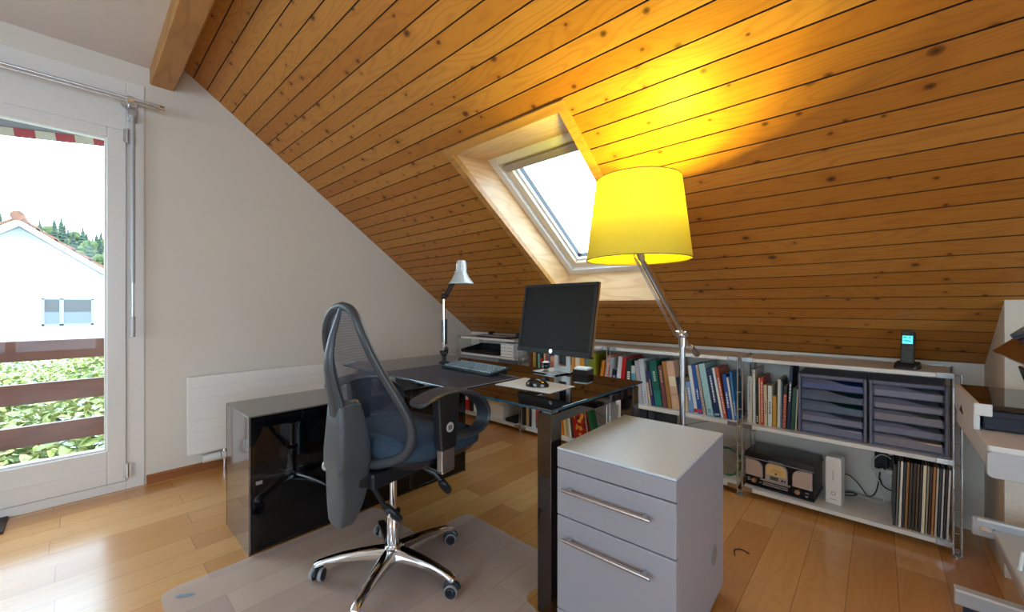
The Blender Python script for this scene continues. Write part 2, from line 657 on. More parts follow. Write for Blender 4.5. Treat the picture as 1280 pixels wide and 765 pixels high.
def sring(bb, x0, x1, s0, s1, w, d0, d1):
    f = lambda X0, X1, S0, S1: bb.hexa([sp(X0, S0, d0), sp(X1, S0, d0), sp(X1, S1, d0), sp(X0, S1, d0), sp(X0, S0, d1), sp(X1, S0, d1), sp(X1, S1, d1), sp(X0, S1, d1)])
    f(x0, x0 + w, s0, s1)
    f(x1 - w, x1, s0, s1)
    f(x0 + w, x1 - w, s0, s0 + w)
    f(x0 + w, x1 - w, s1 - w, s1)


b = B()
sring(b, FX0 - .02, FX1 + .02, FS0 - .02, FS1 + .02, 0.065, FD - .005, FD + .10)
b.out('frame', M_frame, win, smooth=0, bev=.003)
M_sash = pm('cream_sash', srgb(230, 216, 194), 0.35, var=0.02)
b = B()
sring(b, FX0 + .04, FX1 - .04, FS0 + .04, FS1 - .04, 0.052, FD + .022, FD + .11)
sash = b.out('sash', M_sash, win, smooth=0, bev=.003)
b = B()
sring(b, FX0 + .088, FX1 - .088, FS0 + .088, FS1 - .088, 0.018, FD + .05, FD + .11)
b.out('glazing_bead', M_white, sash, smooth=0)
b = B()
sring(b, FX0 + .103, FX1 - .103, FS0 + .103, FS1 - .103, 0.004, FD + .07, FD + .105)
b.out('gasket', M_black, sash, smooth=0)
b = B()
slab_ = lambda bb, x0, x1, s0, s1, d0, d1: bb.hexa([sp(x0, s0, d0), sp(x1, s0, d0), sp(x1, s1, d0), sp(x0, s1, d0), sp(x0, s0, d1), sp(x1, s0, d1), sp(x1, s1, d1), sp(x0, s1, d1)])
slab_(b, FX0 + .085, FX1 - .085, FS0 + .085, FS1 - .085, FD + .088, FD + .096)
b.out('glass', M_glass, sash, smooth=0)
b = B()
slab_(b, FX0 + .07, FX1 - .07, FS0 + .066, FS0 + .112, FD - .004, FD + .03)
b.out('ventilation_bar', pm('vent_bar_grey', srgb(176, 164, 150), .4, .2), sash, smooth=0, bev=.004)

# ------------------------------------------------------------------ balcony door = door_1
b = B()
b.box(WX - .08, WX + .006, 0.205, 0.285, 0, 2.45).box(WX - .08, WX + .006, -0.84, -0.76, 0, 2.45)
b.box(WX - .08, WX + .006, -0.76, 0.205, 2.15, 2.45)
b.box(WX - .08, WX + .006, -0.76, 0.205, 0, 0.052)
door = struct(b.out('door_1', M_frame, smooth=0, bev=.003))
LX0, LX1 = WX - .055, WX + .018
b = B()
b.box(LX0, LX1, 0.122, 0.203, 0.056, 2.147).box(LX0, LX1, -0.758, -0.677, 0.056, 2.147)
b.box(LX0, LX1, -0.677, 0.122, 2.087, 2.147).box(LX0, LX1, -0.677, 0.122, 0.056, 0.252)
leaf = b.out('door_leaf', M_frame, door, smooth=0, bev=.004)
b = B()
for y0, y1, z0, z1 in ((0.112, 0.124, 0.25, 2.09), (-0.679, -0.667, 0.25, 2.09), (-0.667, 0.112, 2.077, 2.09), (-0.667, 0.112, 0.25, 0.264)):
    b.box(LX0 + .02, LX1 - .012, y0, y1, z0, z1)
b.out('glazing_bead', M_white, leaf, smooth=0)
B().box(LX0 + .02, LX0 + .03, -0.675, 0.12, 0.252, 2.087).out('glass', M_glass, leaf, smooth=0)
B().box(LX1, LX1 + .006, -0.677, 0.122, 0.148, 0.152).out('weather_strip', M_white, leaf, smooth=0)
for z in (0.075, 2.075):
    h = B().cyl((LX1 + .004, 0.208, z), (LX1 + .004, 0.208, z + .085), .008)
    h.box(LX1 - .004, LX1 + .004, 0.190, 0.226, z + .005, z + .08)
    h.out('hinge', M_steel, door)

# ------------------------------------------------------------------ outside
M_rail = mat_plain_pine('balcony_wood', 1, srgb(106, 58, 38), srgb(86, 46, 30), srgb(52, 26, 18))
rl = thing('balcony_railing', 'brown wooden balcony railing of three wide boards outside the glass door', 'railing', (-4.2, -0.2, -0.12))
for zz in (0.161, 0.444, 0.732):
    B().box(-.02, .02, -1.6, 2.2, zz + .12, zz + .255).out('rail_board', M_rail, rl, smooth=0, bev=.004)
for yy in (-1.4, 1.6):
    B().box(-.075, -.02, yy, yy + .06, 0, 0.98).out('railing_post', M_rail, rl, smooth=0)
struct(B().box(-4.35, WX - .3, -3, 2.6, -.25, -.12).out('balcony_floor', pm('balcony_concrete', srgb(150, 146, 140), .8), smooth=0))

# awning valance over the door
t = NT('awning_cloth')
tc = t.n('TexCoord')
sx = t.n('SeparateXYZ')
t.l(tc.outputs['Object'], sx.inputs[0])
md = t.math('FLOORED_MODULO', t.math('MULTIPLY', sx.outputs[1], 1 / 0.16), 1.0)
t.l(t.mix(t.math('LESS_THAN', md, 0.5), srgb(176, 168, 150), srgb(150, 62, 66)), t.b.inputs['Base Color'])
t.b.inputs['Roughness'].default_value = 0.9
aw = thing('awning', 'rolled up awning with red and cream striped valance above the balcony door', 'awning', (-3.72, -0.08, 2.099))
aw.rotation_euler = (R(8.0), 0, 0)
B().box(.045, .057, -0.85, 0.42, 0.0, 0.046).out('valance', t.m, aw, smooth=0)
B().box(-.06, .06, -0.85, 0.42, 0.046, 0.17).out('cassette', pm('awning_case_grey', srgb(120, 118, 122), .5), aw, bev=.01)

# neighbouring house
HXW = -17.0
P = lambda x, y: onx(x, y, HXW)
pk, pr = P(24, 284), P(134, 347)
sl = (pk.z - pr.z) / (pr.y - pk.y)
M_hw = mat_plaster('house_render', srgb(166, 168, 172))
M_tile = pm('roof_tiles', srgb(112, 74, 56), 0.8, var=0.3, scale=6)
EV = 4.6
hs = thing('house', 'white gabled neighbour house with orange tiled roof beyond the balcony', 'house', (HXW, pk.y, -7))
L_ = lambda v: (v[0] - HXW, v[1] - pk.y, v[2] + 7)
b = B()
zp, ze = pk.z + 7, pk.z + 7 - sl * EV
b.prism([(-EV, 0), (EV, 0), (EV, ze), (0, zp), (-EV, ze)], -9, 0, 'x')
b.out('wall', M_hw, hs, smooth=0)
for sgn in (-1, 1):
    b = B()
    e = EV + .5
    zr = zp - sl * e
    b.hexa([(-9, 0, zp + .02), (.45, 0, zp + .02), (.45, sgn * e, zr + .02), (-9, sgn * e, zr + .02),
            (-9, 0, zp + .16), (.45, 0, zp + .16), (.45, sgn * e, zr + .16), (-9, sgn * e, zr + .16)])
    b.out('verge_board', M_white, hs, smooth=0)
    b = B()
    N = 16
    for i in range(N):
        y0, y1 = sgn * e * i / N, sgn * e * (i + 1) / N + sgn * .06
        za, zb = zp - sl * abs(y0) + .17, zp - sl * abs(y1) + .17
        b.hexa([(-9, y0, za), (.5, y0, za), (.5, y1, zb), (-9, y1, zb), (-9, y0, za + .03), (.5, y0, za + .03), (.5, y1, zb + .09), (-9, y1, zb + .09)])
    b.out('roof', M_tile, hs, smooth=0)
B().cyl((-9, 0, zp + .24), (.52, 0, zp + .24), .13, n=12).out('ridge_cap', M_tile, hs)
wa, wb = L_(P(52, 373)), L_(P(117, 406))
b = B()
for y0, y1, z0, z1 in ((wa[1], wb[1], wa[2] - .03, wa[2]), (wa[1], wb[1], wb[2], wb[2] + .05), (wa[1], wa[1] + .05, wb[2], wa[2]), (wb[1] - .05, wb[1], wb[2], wa[2]),
                       (wa[1] + (wb[1] - wa[1]) * .33, wa[1] + (wb[1] - wa[1]) * .41, wb[2], wa[2])):
    b.box(0, .03, y0, y1, z0, z1)
wf = b.out('window', pm('house_window_grey', srgb(120, 122, 126), .5), hs, smooth=0)
B().box(.002, .012, wa[1] + .05, wb[1] - .05, wb[2] + .05, wa[2] - .03).out('pane', pm('house_pane', srgb(64, 62, 60), .2), wf, smooth=0)
B().box(.012, .018, wa[1] + .05, wb[1] - .05, wb[2] + .05, wb[2] + (wa[2] - wb[2]) * .5).out('half_curtain', pm('house_curtain', srgb(92, 98, 104), .8), wf, smooth=0)

# wooded hill
def ridge(px):
    return 274 + (px / 133) * 26


M_hill = pm('hill_grass', srgb(86, 96, 66), 0.95, var=0.3, scale=0.3)
b = B()
NX, NU = 24, 8
vs = [[None] * (NU + 1) for _ in range(NX + 1)]
for i in range(NX + 1):
    for j in range(NU + 1):
        px = -160 + 460 * i / NX
        u = j / NU
        X = -110 - 130 * u
        d = ray(px, 0)
        tt = X / d.x
        y = 352 + u * (ridge(px) + 9 - 352)
        vs[i][j] = b.bm.verts.new((X, tt * d.y, 1.1 + tt * (CY - y) / F_PX))
for i in range(NX):
    for j in range(NU):
        b.bm.faces.new((vs[i][j], vs[i + 1][j], vs[i + 1][j + 1], vs[i][j + 1]))
struct(b.out('hill', M_hill, smooth=60))
GT = 'woodland trees on the far hillside'
rt = random.Random(11)
protos = []
for kind in range(4):
    b = B()
    cols = [srgb(58, 74, 56), srgb(50, 64, 52), srgb(80, 92, 56), srgb(90, 98, 64)]
    if kind < 2:
        b.cyl((0, 0, -1), (0, 0, 2), .25, .2, 6)
        for q in range(7):
            z = 1 + q * 1.15
            r = 2.1 * (1 - q / 7.6) + rt.uniform(-.15, .15)
            rg = []
            for zz, rr in ((z, r), (z + 1.9, .12)):
                rg.append([(math.cos(a) * rr * (1 + .22 * math.sin(3 * a + q)), math.sin(a) * rr * (1 + .22 * math.cos(2 * a + q)), zz) for a in [2 * math.pi * m / 10 for m in range(10)]])
            b.loft(rg)
    else:
        b.cyl((0, 0, -1), (0, 0, 3), .3, .25, 6)
        for q in range(9):
            b.sphere((rt.uniform(-1.6, 1.6), rt.uniform(-1.6, 1.6), 3.4 + rt.uniform(0, 3.2)), rt.uniform(1.0, 1.7), 8, 6)
        for v in b.bm.verts:
            v.co += Vector((rt.uniform(-.25, .25), rt.uniform(-.25, .25), rt.uniform(-.25, .25)))
    protos.append((b, cols[kind]))
meshes = []
for i, (b, c) in enumerate(protos):
    o = b.out('hillside_tree', pm('tree_green_%d' % i, c, .95, var=.35, scale=1.2), smooth=0)
    meshes.append(o)
first = [True] * 4
placed = []
for i in range(1100):
    if len(placed) >= 190:
        break
    px = rt.uniform(-14, 150) if i % 3 else rt.uniform(-150, 290)
    u = rt.uniform(0.3, 1.0) if i % 3 else rt.uniform(.9, 1.0)
    X = -110 - 130 * u
    d = ray(px, 0)
    tt = X / d.x
    y = 352 + u * (ridge(px) + 10 - 352)
    if any((X - q[0]) ** 2 + (tt * d.y - q[1]) ** 2 < 4.6 ** 2 for q in placed):
        continue
    placed.append((X, tt * d.y))
    kd = rt.choice((0, 1, 2, 2, 3, 3)) if u < .85 else rt.choice((0, 0, 1, 2))
    if first[kd]:
        o = meshes[kd]
        first[kd] = False
    else:
        o = meshes[kd].copy()
        COL.objects.link(o)
    o.location = (X, tt * d.y, 1.1 + tt * (CY - y) / F_PX - .4)
    o.rotation_euler = (0, 0, rt.uniform(0, 6.28))
    sc = rt.uniform(.6, 1.0) * (0.9 if kd < 2 else .8)
    o.scale = (sc, sc, sc * rt.uniform(.85, 1.15))
    tag(o, ('dark conifer on the far wooded hillside seen through the balcony door' if kd < 2 else
            'leafy green tree on the far wooded hillside seen through the balcony door'), 'tree',
        'conifers on the far hillside' if kd < 2 else 'leafy trees on the far hillside')

# hedge below the balcony: leaves nobody could count
t = NT('hedge_leaves')
oi = t.n('ObjectInfo')
geo = t.n('NewGeometry')
t.l(t.ramp(geo.outputs['Random Per Island'], [(0, srgb(92, 110, 56)), (.5, srgb(138, 148, 76)), (1, srgb(176, 174, 104))]), t.b.inputs['Base Color'])
t.b.inputs['Roughness'].default_value = .5
b = B()
rh = random.Random(5)
for i in range(17000):
    X = rh.uniform(-8.6, -5.0)
    Y = rh.uniform(-3.4, 1.3) * (-X / 8.0)
    top = 0.50 + 0.10 * math.sin(Y * 2.1 + X) + 0.07 * math.sin(Y * 5.3) - (0.0 if X < -6.6 else 0.42 * (X + 6.6))
    edge = 0.62 * (-X / 5.0) - 0.1 * math.sin(X * 3)
    if Y > edge * .52:
        continue
    z = top - rh.random() ** 2 * .5
    sz = rh.uniform(.018, .034) * (1.0 + 1.1 * max(0, (X + 6.8) / 1.8))
    Mx = Matrix.Translation((X, Y, z)) @ Euler((rh.uniform(-.9, .9), rh.uniform(-.9, .9), rh.uniform(0, 6.28))).to_matrix().to_4x4()
    b.M = Mx
    b.face([(-sz, 0, 0), (-sz * .3, -sz * .6, .01), (sz * .6, -sz * .4, 0), (sz * 1.1, 0, -.012), (sz * .6, sz * .4, 0), (-sz * .3, sz * .6, .01)])
b.M = Matrix.Identity(4)
b.box(-8.7, -5.2, -6, -.2, -7, -.35)
hd = b.out('hedge', t.m, smooth=0)
hd['kind'] = 'stuff'
tag(hd, 'dense green leafy hedge showing between the balcony railing boards', 'hedge')
struct(B().box(-300, -4.5, -300, 300, -7.3, -7.0).out('ground', pm('ground_gravel', srgb(150, 146, 138), .9), smooth=0))

# ------------------------------------------------------------------ light
wd = bpy.data.worlds.new('sky')
SC.world = wd
wd.use_nodes = True
nt = wd.node_tree
bg = nt.nodes['Background']
tc = nt.nodes.new('ShaderNodeTexCoord')
mp = nt.nodes.new('ShaderNodeMapping')
mp.inputs['Scale'].default_value = (1, 1, 2.6)
nz = nt.nodes.new('ShaderNodeTexNoise')
nz.inputs['Scale'].default_value = 2.4
nz.inputs['Detail'].default_value = 6
rp = nt.nodes.new('ShaderNodeValToRGB')
rp.color_ramp.elements[0].position = .38
rp.color_ramp.elements[0].color = (.50, .73, .94, 1)
rp.color_ramp.elements[1].position = .62
rp.color_ramp.elements[1].color = (.69, .88, 1, 1)
nt.links.new(tc.outputs['Generated'], mp.inputs[0])
nt.links.new(mp.outputs[0], nz.inputs['Vector'])
nt.links.new(nz.outputs['Fac'], rp.inputs[0])
nt.links.new(rp.outputs[0], bg.inputs['Color'])
SKY = 4.6
bg.inputs['Strength'].default_value = SKY


def portal(name, loc, size_x, size_y, direction):
    li = bpy.data.lights.new(name, 'AREA')
    li.shape = 'RECTANGLE'
    li.size, li.size_y = size_x, size_y
    li.cycles.is_portal = True
    o = bpy.data.objects.new(name, li)
    COL.objects.link(o)
    o.location = loc
    o.rotation_euler = Vector(direction).to_track_quat('-Z', 'Y').to_euler()
    return o


portal('door_daylight', (WX - .2, -.28, 1.17), 2.0, .9, (1, 0, 0)).rotation_euler = (R(90), 0, R(-90))
portal('skylight_daylight', Vector(sp(-1.39, 2.5, .36)), .8, 1.15, -Vector((0, SLOPE, 1)))
portal('fill_window_daylight', (RX + .2, (W2[0] + W2[1]) / 2, (W2[2] + W2[3]) / 2), W2[1] - W2[0], W2[3] - W2[2], (-1, 0, 0)).rotation_euler = (R(90), 0, R(90))
portal('wide_fill_window_daylight', ((W3[0] + W3[1]) / 2, FY - .2, (W3[2] + W3[3]) / 2), W3[1] - W3[0], W3[3] - W3[2], (0, 1, 0)).rotation_euler = (R(90), 0, R(180) * 0)
bpy.data.objects['wide_fill_window_daylight'].rotation_euler = (R(90), 0, 0)
# ================================================================== FURNITURE
# ------------------------------------------------------------------ curtain rod, crank, radiator
RODX = WX + .085
re_ = onx(199.5, 133.5, RODX)
rod = thing('curtain_rod', 'thin steel double curtain rod mounted above the balcony door', 'curtain rod', (RODX, re_.y, re_.z))
B().cyl((0, 0, 0), (0, -1.5, 0), .0075).cyl((-.0, 0, -.018), (0, -1.5, -.018), .0055).out('rod', M_steel, rod)
B().cyl((0, 0, -.009), (0, .02, -.009), .017).out('end_cap', M_chrome, rod)
b = B().cyl((WX + .006 - RODX, -.13, -.01), (WX + .014 - RODX, -.13, -.01), .036).cyl((WX + .01 - RODX, -.13, -.01), (0, -.13, -.01), .008)
b.cyl((0, -.145, -.008), (0, -.115, -.008), .024)
b.out('wall_bracket', M_chrome, rod)

CXX = WX + .05
ct, cb = onx(166, 140, CXX), onx(167, 421, CXX)
cr = thing('awning_crank', 'slim grey crank rod hanging beside the balcony door frame', 'crank rod', (CXX, ct.y, cb.z))
hh = ct.z - cb.z
B().box(-.045, -.03, -.022, .022, hh - .05, hh + .03).cyl((-.03, 0, hh - .02), (.005, 0, hh - .02), .016).out('bracket', M_alu, cr, bev=.003)
M_crk = pm('crank_grey', srgb(186, 188, 192), .35, .3)
B().cyl((0, 0, hh * .24), (0, 0, hh - .02), .0105).out('rod', M_crk, cr)
B().cyl((0, .0, .0), (0, .0, hh * .09), .0115).out('handle', M_crk, cr)
B().cyl((0, 0, hh * .09), (0, 0, hh * .24), .0065).out('joint', M_steel, cr)

M_rad = pm('radiator_white', srgb(238, 238, 236), .35, var=.01)
rd = thing('radiator', 'white flat panel radiator on the wall behind the black sideboard', 'radiator', (WX, .48, .143))
b = B().box(.055, .10, 0, 1.1, 0, .50)
for k in range(7):
    b.box(.10, .104, 0, 1.1, .006 + k * .0705, .006 + k * .0705 + .0665)
b.out('panel', M_rad, rd, smooth=0, bev=.002)
for yy in (.12, .95):
    B().box(.004, .056, yy, yy + .03, .05, .45).out('wall_bracket', M_rad, rd, smooth=0)
b = B().cyl((.075, -.02 + .1, -.045), (.075, .075 + .1, -.045), .025, .028).cyl((.075, .08 + .1, -.045), (.075, .105 + .1, -.045), .029)
b.out('thermostat', M_white, rd, bev=.002)
b = B().cyl((.075, .2, -.06), (.075, .2, .005), .014).cyl((.075, .185, -.045), (.075, .24, -.045), .015).cyl((.075, .2, -.142), (.075, .2, -.06), .009)
b.cyl((.075, .25, -.142), (.075, .25, .005), .009).cyl((.075, .25, -.06), (.075, .25, -.03), .016)
b.out('valve', M_chrome, rd)

# ------------------------------------------------------------------ sideboard
M_blk = pm('black_glass', srgb(7, 8, 10), .035, var=.02, spec=.5)
M_smoke = pm('smoked_mirror_glass', (0.30, 0.30, 0.31), .05, .85, var=.02)
M_topg = pm('grey_lacquered_glass', (0.20, 0.195, 0.19), .09, .55, var=.02)
SBX0, SBX1, SBY0, SBY1, SBZ = -2.422, -2.036, .512, 1.752, .612
sb = thing('sideboard', 'low black glass sideboard standing behind the office chair', 'sideboard', (SBX1, SBY0, 0))
L = SBY1 - SBY0
D = SBX1 - SBX0
b = B().box(-D, -.012, .008, L, .0, .012).box(-D, -.012, .008, L, SBZ - .02, SBZ - .006).box(-D, -.014, L - .016, L, 0, SBZ - .006)
b.box(-D, -D + .01, .0, L, 0, SBZ - .006)
b.box(-.03, -.014, .006, .02, 0, SBZ - .006)
b.out('carcass', M_blkgloss, sb, smooth=0)
B().box(-D, -.0, 0, L, SBZ - .006, SBZ).out('top', M_topg, sb, smooth=0, bev=.001)
B().box(-D, 0, 0, .008, 0, SBZ - .006).out('side_panel', M_smoke, sb, smooth=0, bev=.001)
B().box(-D - .0, 0, L, L + .006, 0, SBZ - .006).out('side_panel', M_blk, sb, smooth=0)
nd = 3
for k in range(nd):
    y0 = .012 + k * (L - .014) / nd
    y1 = .012 + (k + 1) * (L - .014) / nd
    dr = B().box(-.012, -.004, y0 + .012, y1 - .012, .02, SBZ - .03).out('door', M_blk, sb, smooth=0)
    b = B()
    for q in ((y0, y0 + .012, .008, SBZ - .014), (y1 - .012, y1 - .001, .008, SBZ - .014), (y0 + .012, y1 - .012, .008, .02), (y0 + .012, y1 - .012, SBZ - .03, SBZ - .014)):
        b.box(-.013, 0, q[0], q[1], q[2], q[3])
    b.out('frame', M_blkgloss, dr, smooth=0, bev=.001)
    if k == 0:
        B().box(-.003, .003, y0 + .015, y0 + .04, .305, .32).out('hinge_cap', M_steel, dr, smooth=0)
    else:
        B().box(-.003, .004, y0 + .018, y0 + .03, .36, .42).out('pull', M_steel, dr, smooth=0)

# ------------------------------------------------------------------ chair mat
t = NT('frosted_mat')
tc = t.n('TexCoord')
n2 = t.noise(tc.outputs['Object'], 240, 2)
t.b.inputs['Base Color'].default_value = (*srgb(222, 230, 238), 1)
t.b.inputs['Roughness'].default_value = .27
t.b.inputs['Alpha'].default_value = .20
t.bump(n2, .08, .002)
M_mat = t.m
mat_pts = [(-2.02, .26)]
mp_ = []


def arc(cx, cy, r, a0, a1, n=6):
    return [(cx + r * math.cos(R(a0 + (a1 - a0) * k / n)), cy + r * math.sin(R(a0 + (a1 - a0) * k / n))) for k in range(n + 1)]


poly = arc(-1.98, .26, .045, 180, 270) + arc(-.94, .26, .045, 270, 360) + arc(-.94, 1.085, .045, 0, 90)
poly += arc(-.945, 1.17, .04, 270, 180) + arc(-1.025, 1.365, .04, 0, 90) + arc(-1.57, 1.365, .04, 90, 180) + arc(-1.65, 1.15, .04, 0, -90) + arc(-1.98, 1.065, .045, 90, 180)
mt = B().prism(poly, 0.001, .0035).out('chair_mat', M_mat, smooth=0, base=(-1.45, .7, 0))
tag(mt, 'translucent frosted chair mat with a tongue on the wooden floor', 'floor mat')
logo = B().box(-.03, .03, -.006, .006, .0036, .0040).box(-.028, -.02, .008, .016, .0036, .004).box(-.005, .012, .008, .014, .0036, .004)
lg = logo.out('printed_mark', pm('grey_print', srgb(130, 150, 160), .6), mt, smooth=0)
lg.location = (-.485, -.42, 0)
lg.rotation_euler = (0, 0, R(55))

# ------------------------------------------------------------------ desk
DX0, DX1, DYF, DYB, DZT = -2.421, -.834, 1.109, 1.832, .74
t = NT('desk_black_glass')
t.b.inputs['Base Color'].default_value = (*srgb(14, 13, 14), 1)
t.b.inputs['Roughness'].default_value = .02
t.b.inputs['IOR'].default_value = 2.6
tc = t.n('TexCoord')
t.bump(t.noise(tc.outputs['Object'], 2, 1), .002, .002)
M_deskg = t.m
M_dframe = pm('desk_dark_lacquer', srgb(22, 9, 10), .05, var=.02, spec=.9)
M_edge = pm('glass_edge_blue', srgb(34, 74, 92), .15, var=.1)
dk = thing('desk', 'large black glass topped desk with glossy square legs', 'desk', (-1.62, 1.47, 0))
ox, oy = -1.62, 1.47
B().box(DX0 - ox, DX1 - ox, DYF - oy, DYB - oy, DZT - .010, DZT).out('glass_top', M_deskg, dk, smooth=0, bev=.001)
b = B()
e = .0012
b.box(DX0 - ox, DX1 - ox, DYF - oy - e, DYF - oy, DZT - .009, DZT - .002).box(DX1 - ox, DX1 - ox + e, DYF - oy, DYB - oy, DZT - .009, DZT - .002)
b.out('glass_edge', M_edge, dk, smooth=0)
LW = .062
lx1 = DX1 - .012
for y0 in (DYF + .016, DYB - .016 - LW):
    B().box(lx1 - LW - ox, lx1 - ox, y0 - oy, y0 + LW - oy, 0, DZT - .022).out('leg', M_dframe, dk, smooth=0, bev=.0025)
    b = B().box(lx1 - LW + .012 - ox, lx1 - .008 - ox, y0 + .012 - oy, y0 + LW - .012 - oy, DZT - .022, DZT - .01)
    b.out('spacer', M_alu, dk, smooth=0)
b = B()
b.box(lx1 - .03 - ox, lx1 - .004 - ox, DYF + .016 + LW - oy, DYB - .016 - LW - oy, DZT - .058, DZT - .022)
b.out('side_rail', M_dframe, dk, smooth=0, bev=.002)
b = B()
b.box(DX0 + .1 - ox, lx1 - LW - ox, DYB - .09 - oy, DYB - .06 - oy, DZT - .058, DZT - .022)
b.box(DX0 + .1 - ox, lx1 - LW - ox, DYF + .30 - oy, DYF + .33 - oy, DZT - .058, DZT - .022)
b.out('frame_rail', M_dframe, dk, smooth=0, bev=.002)
for y0 in (DYF + .06, DYF + .32):
    B().box(-2.36 - ox, -2.10 - ox, y0 - oy, y0 + .05 - oy, SBZ + .0005, DZT - .01).out('sideboard_support', M_dframe, dk, smooth=0, bev=.002)
for y0 in (DYB - .067,):
    B().box(-2.408 - ox, -2.352 - ox, y0 - oy, y0 + .056 - oy, 0, DZT - .01).out('leg', M_dframe, dk, smooth=0, bev=.0025)

# things lying on the desk
DZT = .71        # laid out for a top at 0.71, then scaled to the real 0.74 top below
M_pad = pm('desk_pad_slate', srgb(40, 48, 62), .38, var=.05, spec=.4)
pad = B().prism(rrect(-2.15, -1.432, 1.207, 1.628, .006), DZT + .0005, DZT + .0035).out('desk_pad', M_pad, smooth=0, base=(-1.79, 1.42, DZT))
tag(pad, 'dark slate desk pad lying on the black glass desk', 'desk pad')
b = B()
z1 = .0045
b.box(-.36, .36, .203, .206, .0035, z1).box(.352, .358, -.21, .206, .0035, z1)
b.out('clear_edge', pm('pad_edge', srgb(150, 170, 190), .2), pad, smooth=0)

# keyboard
M_kb = pm('keyboard_black', srgb(26, 34, 40), .35, var=.1)
M_key = pm('key_caps_glare', srgb(100, 122, 132), .25, var=.15, spec=.8)  # black keys, lightened so the colour carries their glare
kb = thing('keyboard', 'black computer keyboard lying on the slate desk pad', 'keyboard', (-1.785, 1.615, DZT + .0035), R(-3))
kw, kd, tilt = .455, .165, R(6)
Mk = Matrix.Rotation(tilt, 4, 'X')
b = B(Mk).prism(rrect(-kw / 2, kw / 2, -kd / 2, kd / 2, .008), .010, .024)
kbody = b.out('body', M_kb, kb, bev=.002)
bk = []
b = B(Mk)
rows = 6
for r in range(rows):
    y0 = -kd / 2 + .018 + r * .0225 + (.006 if r == 5 else 0)
    x = -kw / 2 + .010
    while x < kw / 2 - .022:
        w = .0148
        gap = .0042
        if r == 0 and -.11 < x < -.02:
            w = .10
        if (kw / 2 - .118) < x < (kw / 2 - .106) or (kw / 2 - .192) < x < (kw / 2 - .183):
            x += .01
            continue
        b.hexa([(x, y0, .024), (x + w, y0, .024), (x + w, y0 + .018, .024), (x, y0 + .018, .024),
                (x + .002, y0 + .002, .030), (x + w - .002, y0 + .002, .030), (x + w - .002, y0 + .016, .0305), (x + .002, y0 + .016, .0305)])
        x += w + gap
b.out('keys', M_key, kb, smooth=0)
for q in ((-.2, .055, .075, .018), (.17, .055, .075, .018), (-.2, -.075, -.06, .006), (.17, -.075, -.06, .006)):
    B().box(q[0], q[0] + .03, q[1], q[2], 0, q[3]).out('foot', M_blackmatt, kb, smooth=0)

# mouse mat and mouse
mm = B().prism([(-1.402, 1.405), (-1.078, 1.425), (-1.082, 1.63), (-1.415, 1.645)], DZT + .0003, DZT + .0022).out('mouse_mat', pm('mouse_mat_white', srgb(206, 216, 222), .5, var=.02), smooth=0, base=(-1.24, 1.52, DZT))
tag(mm, 'pale blue white mouse mat at the right end of the desk', 'mouse mat')
ms = thing('computer_mouse', 'black wireless mouse resting on the pale mouse mat', 'mouse', (-1.215, 1.505, DZT + .0022), R(-62))
rings = []
for k in range(11):
    u = k / 10
    y = -.056 + .112 * u
    w = .032 * math.sqrt(max(0.02, 1 - ((u - .5) / .52) ** 2)) * (1 - .08 * math.cos(6.28 * u))
    h = .040 * math.sqrt(max(0.02, 1 - ((u - .42) / (.6 if u > .42 else .45)) ** 2))
    rings.append([(w * math.copysign(abs(math.cos(a)) ** .75, math.cos(a)), y, h * max(0, math.sin(a)) ** .8) for a in [math.pi * m / 12 for m in range(13)]] + [(w * .6, y, 0), (0, y, 0), (-w * .6, y, 0)][::-1])
B().loft(rings).out('shell', pm('mouse_black', srgb(30, 24, 20), .12, var=.1), ms, smooth=60)
B().cyl((-.004, .028, .033), (.004, .028, .033), .010).out('scroll_wheel', M_black, ms)

# ------------------------------------------------------------------ monitor
MX, MY, MZ, MYAW, MTILT, MW, MH = -1.318, 1.798, 1.030, R(-6), R(10), .54, .397
mo = thing('computer_monitor', 'large black computer monitor standing on the black glass desk', 'monitor', (MX, MY + .08, DZT), MYAW)
Mm = Matrix.Translation((0, -.08, MZ - DZT)) @ Matrix.Rotation(-MTILT, 4, 'X')
M_bez = pm('monitor_bezel', srgb(28, 29, 30), .5, var=.05, spec=.3)
M_scr = pm('screen_dark', srgb(27, 26, 23), .42, var=.02, spec=.12)
b = B(Mm)
bz = .017
b.box(-MW / 2, MW / 2, -.004, .022, MH / 2 - bz, MH / 2).box(-MW / 2, MW / 2, -.004, .022, -MH / 2, -MH / 2 + .030)
b.box(-MW / 2, -MW / 2 + bz, -.004, .022, -MH / 2 + .030, MH / 2 - bz).box(MW / 2 - bz, MW / 2, -.004, .022, -MH / 2 + .030, MH / 2 - bz)
b.out('bezel', M_bez, mo, smooth=0, bev=.002)
B(Mm).box(-MW / 2 + bz, MW / 2 - bz, 0, .006, -MH / 2 + .03, MH / 2 - bz).out('screen', M_scr, mo, smooth=0)
b = B(Mm)
b.hexa([(-MW / 2 + .003, .022, -MH / 2 + .003), (MW / 2 - .003, .022, -MH / 2 + .003), (MW / 2 - .003, .022, MH / 2 - .003), (-MW / 2 + .003, .022, MH / 2 - .003),
        (-MW / 2 + .05, .055, -MH / 2 + .05), (MW / 2 - .05, .055, -MH / 2 + .05), (MW / 2 - .05, .055, MH / 2 - .05), (-MW / 2 + .05, .055, MH / 2 - .05)])
bkc = b.out('back_cover', M_black, mo, smooth=0)
B(Mm).box(MW / 2 - .0005, MW / 2 + .0012, .006, .019, -MH / 2 + .01, MH / 2 - .005).out('side_trim', pm('bronze_trim', srgb(150, 112, 80), .4, .3), mo, smooth=0)
lgm = B(Mm).cyl((0, -.0042, -MH / 2 + .017), (0, -.0052, -MH / 2 + .017), .0105, n=28).out('logo_badge', M_chrome, mo)
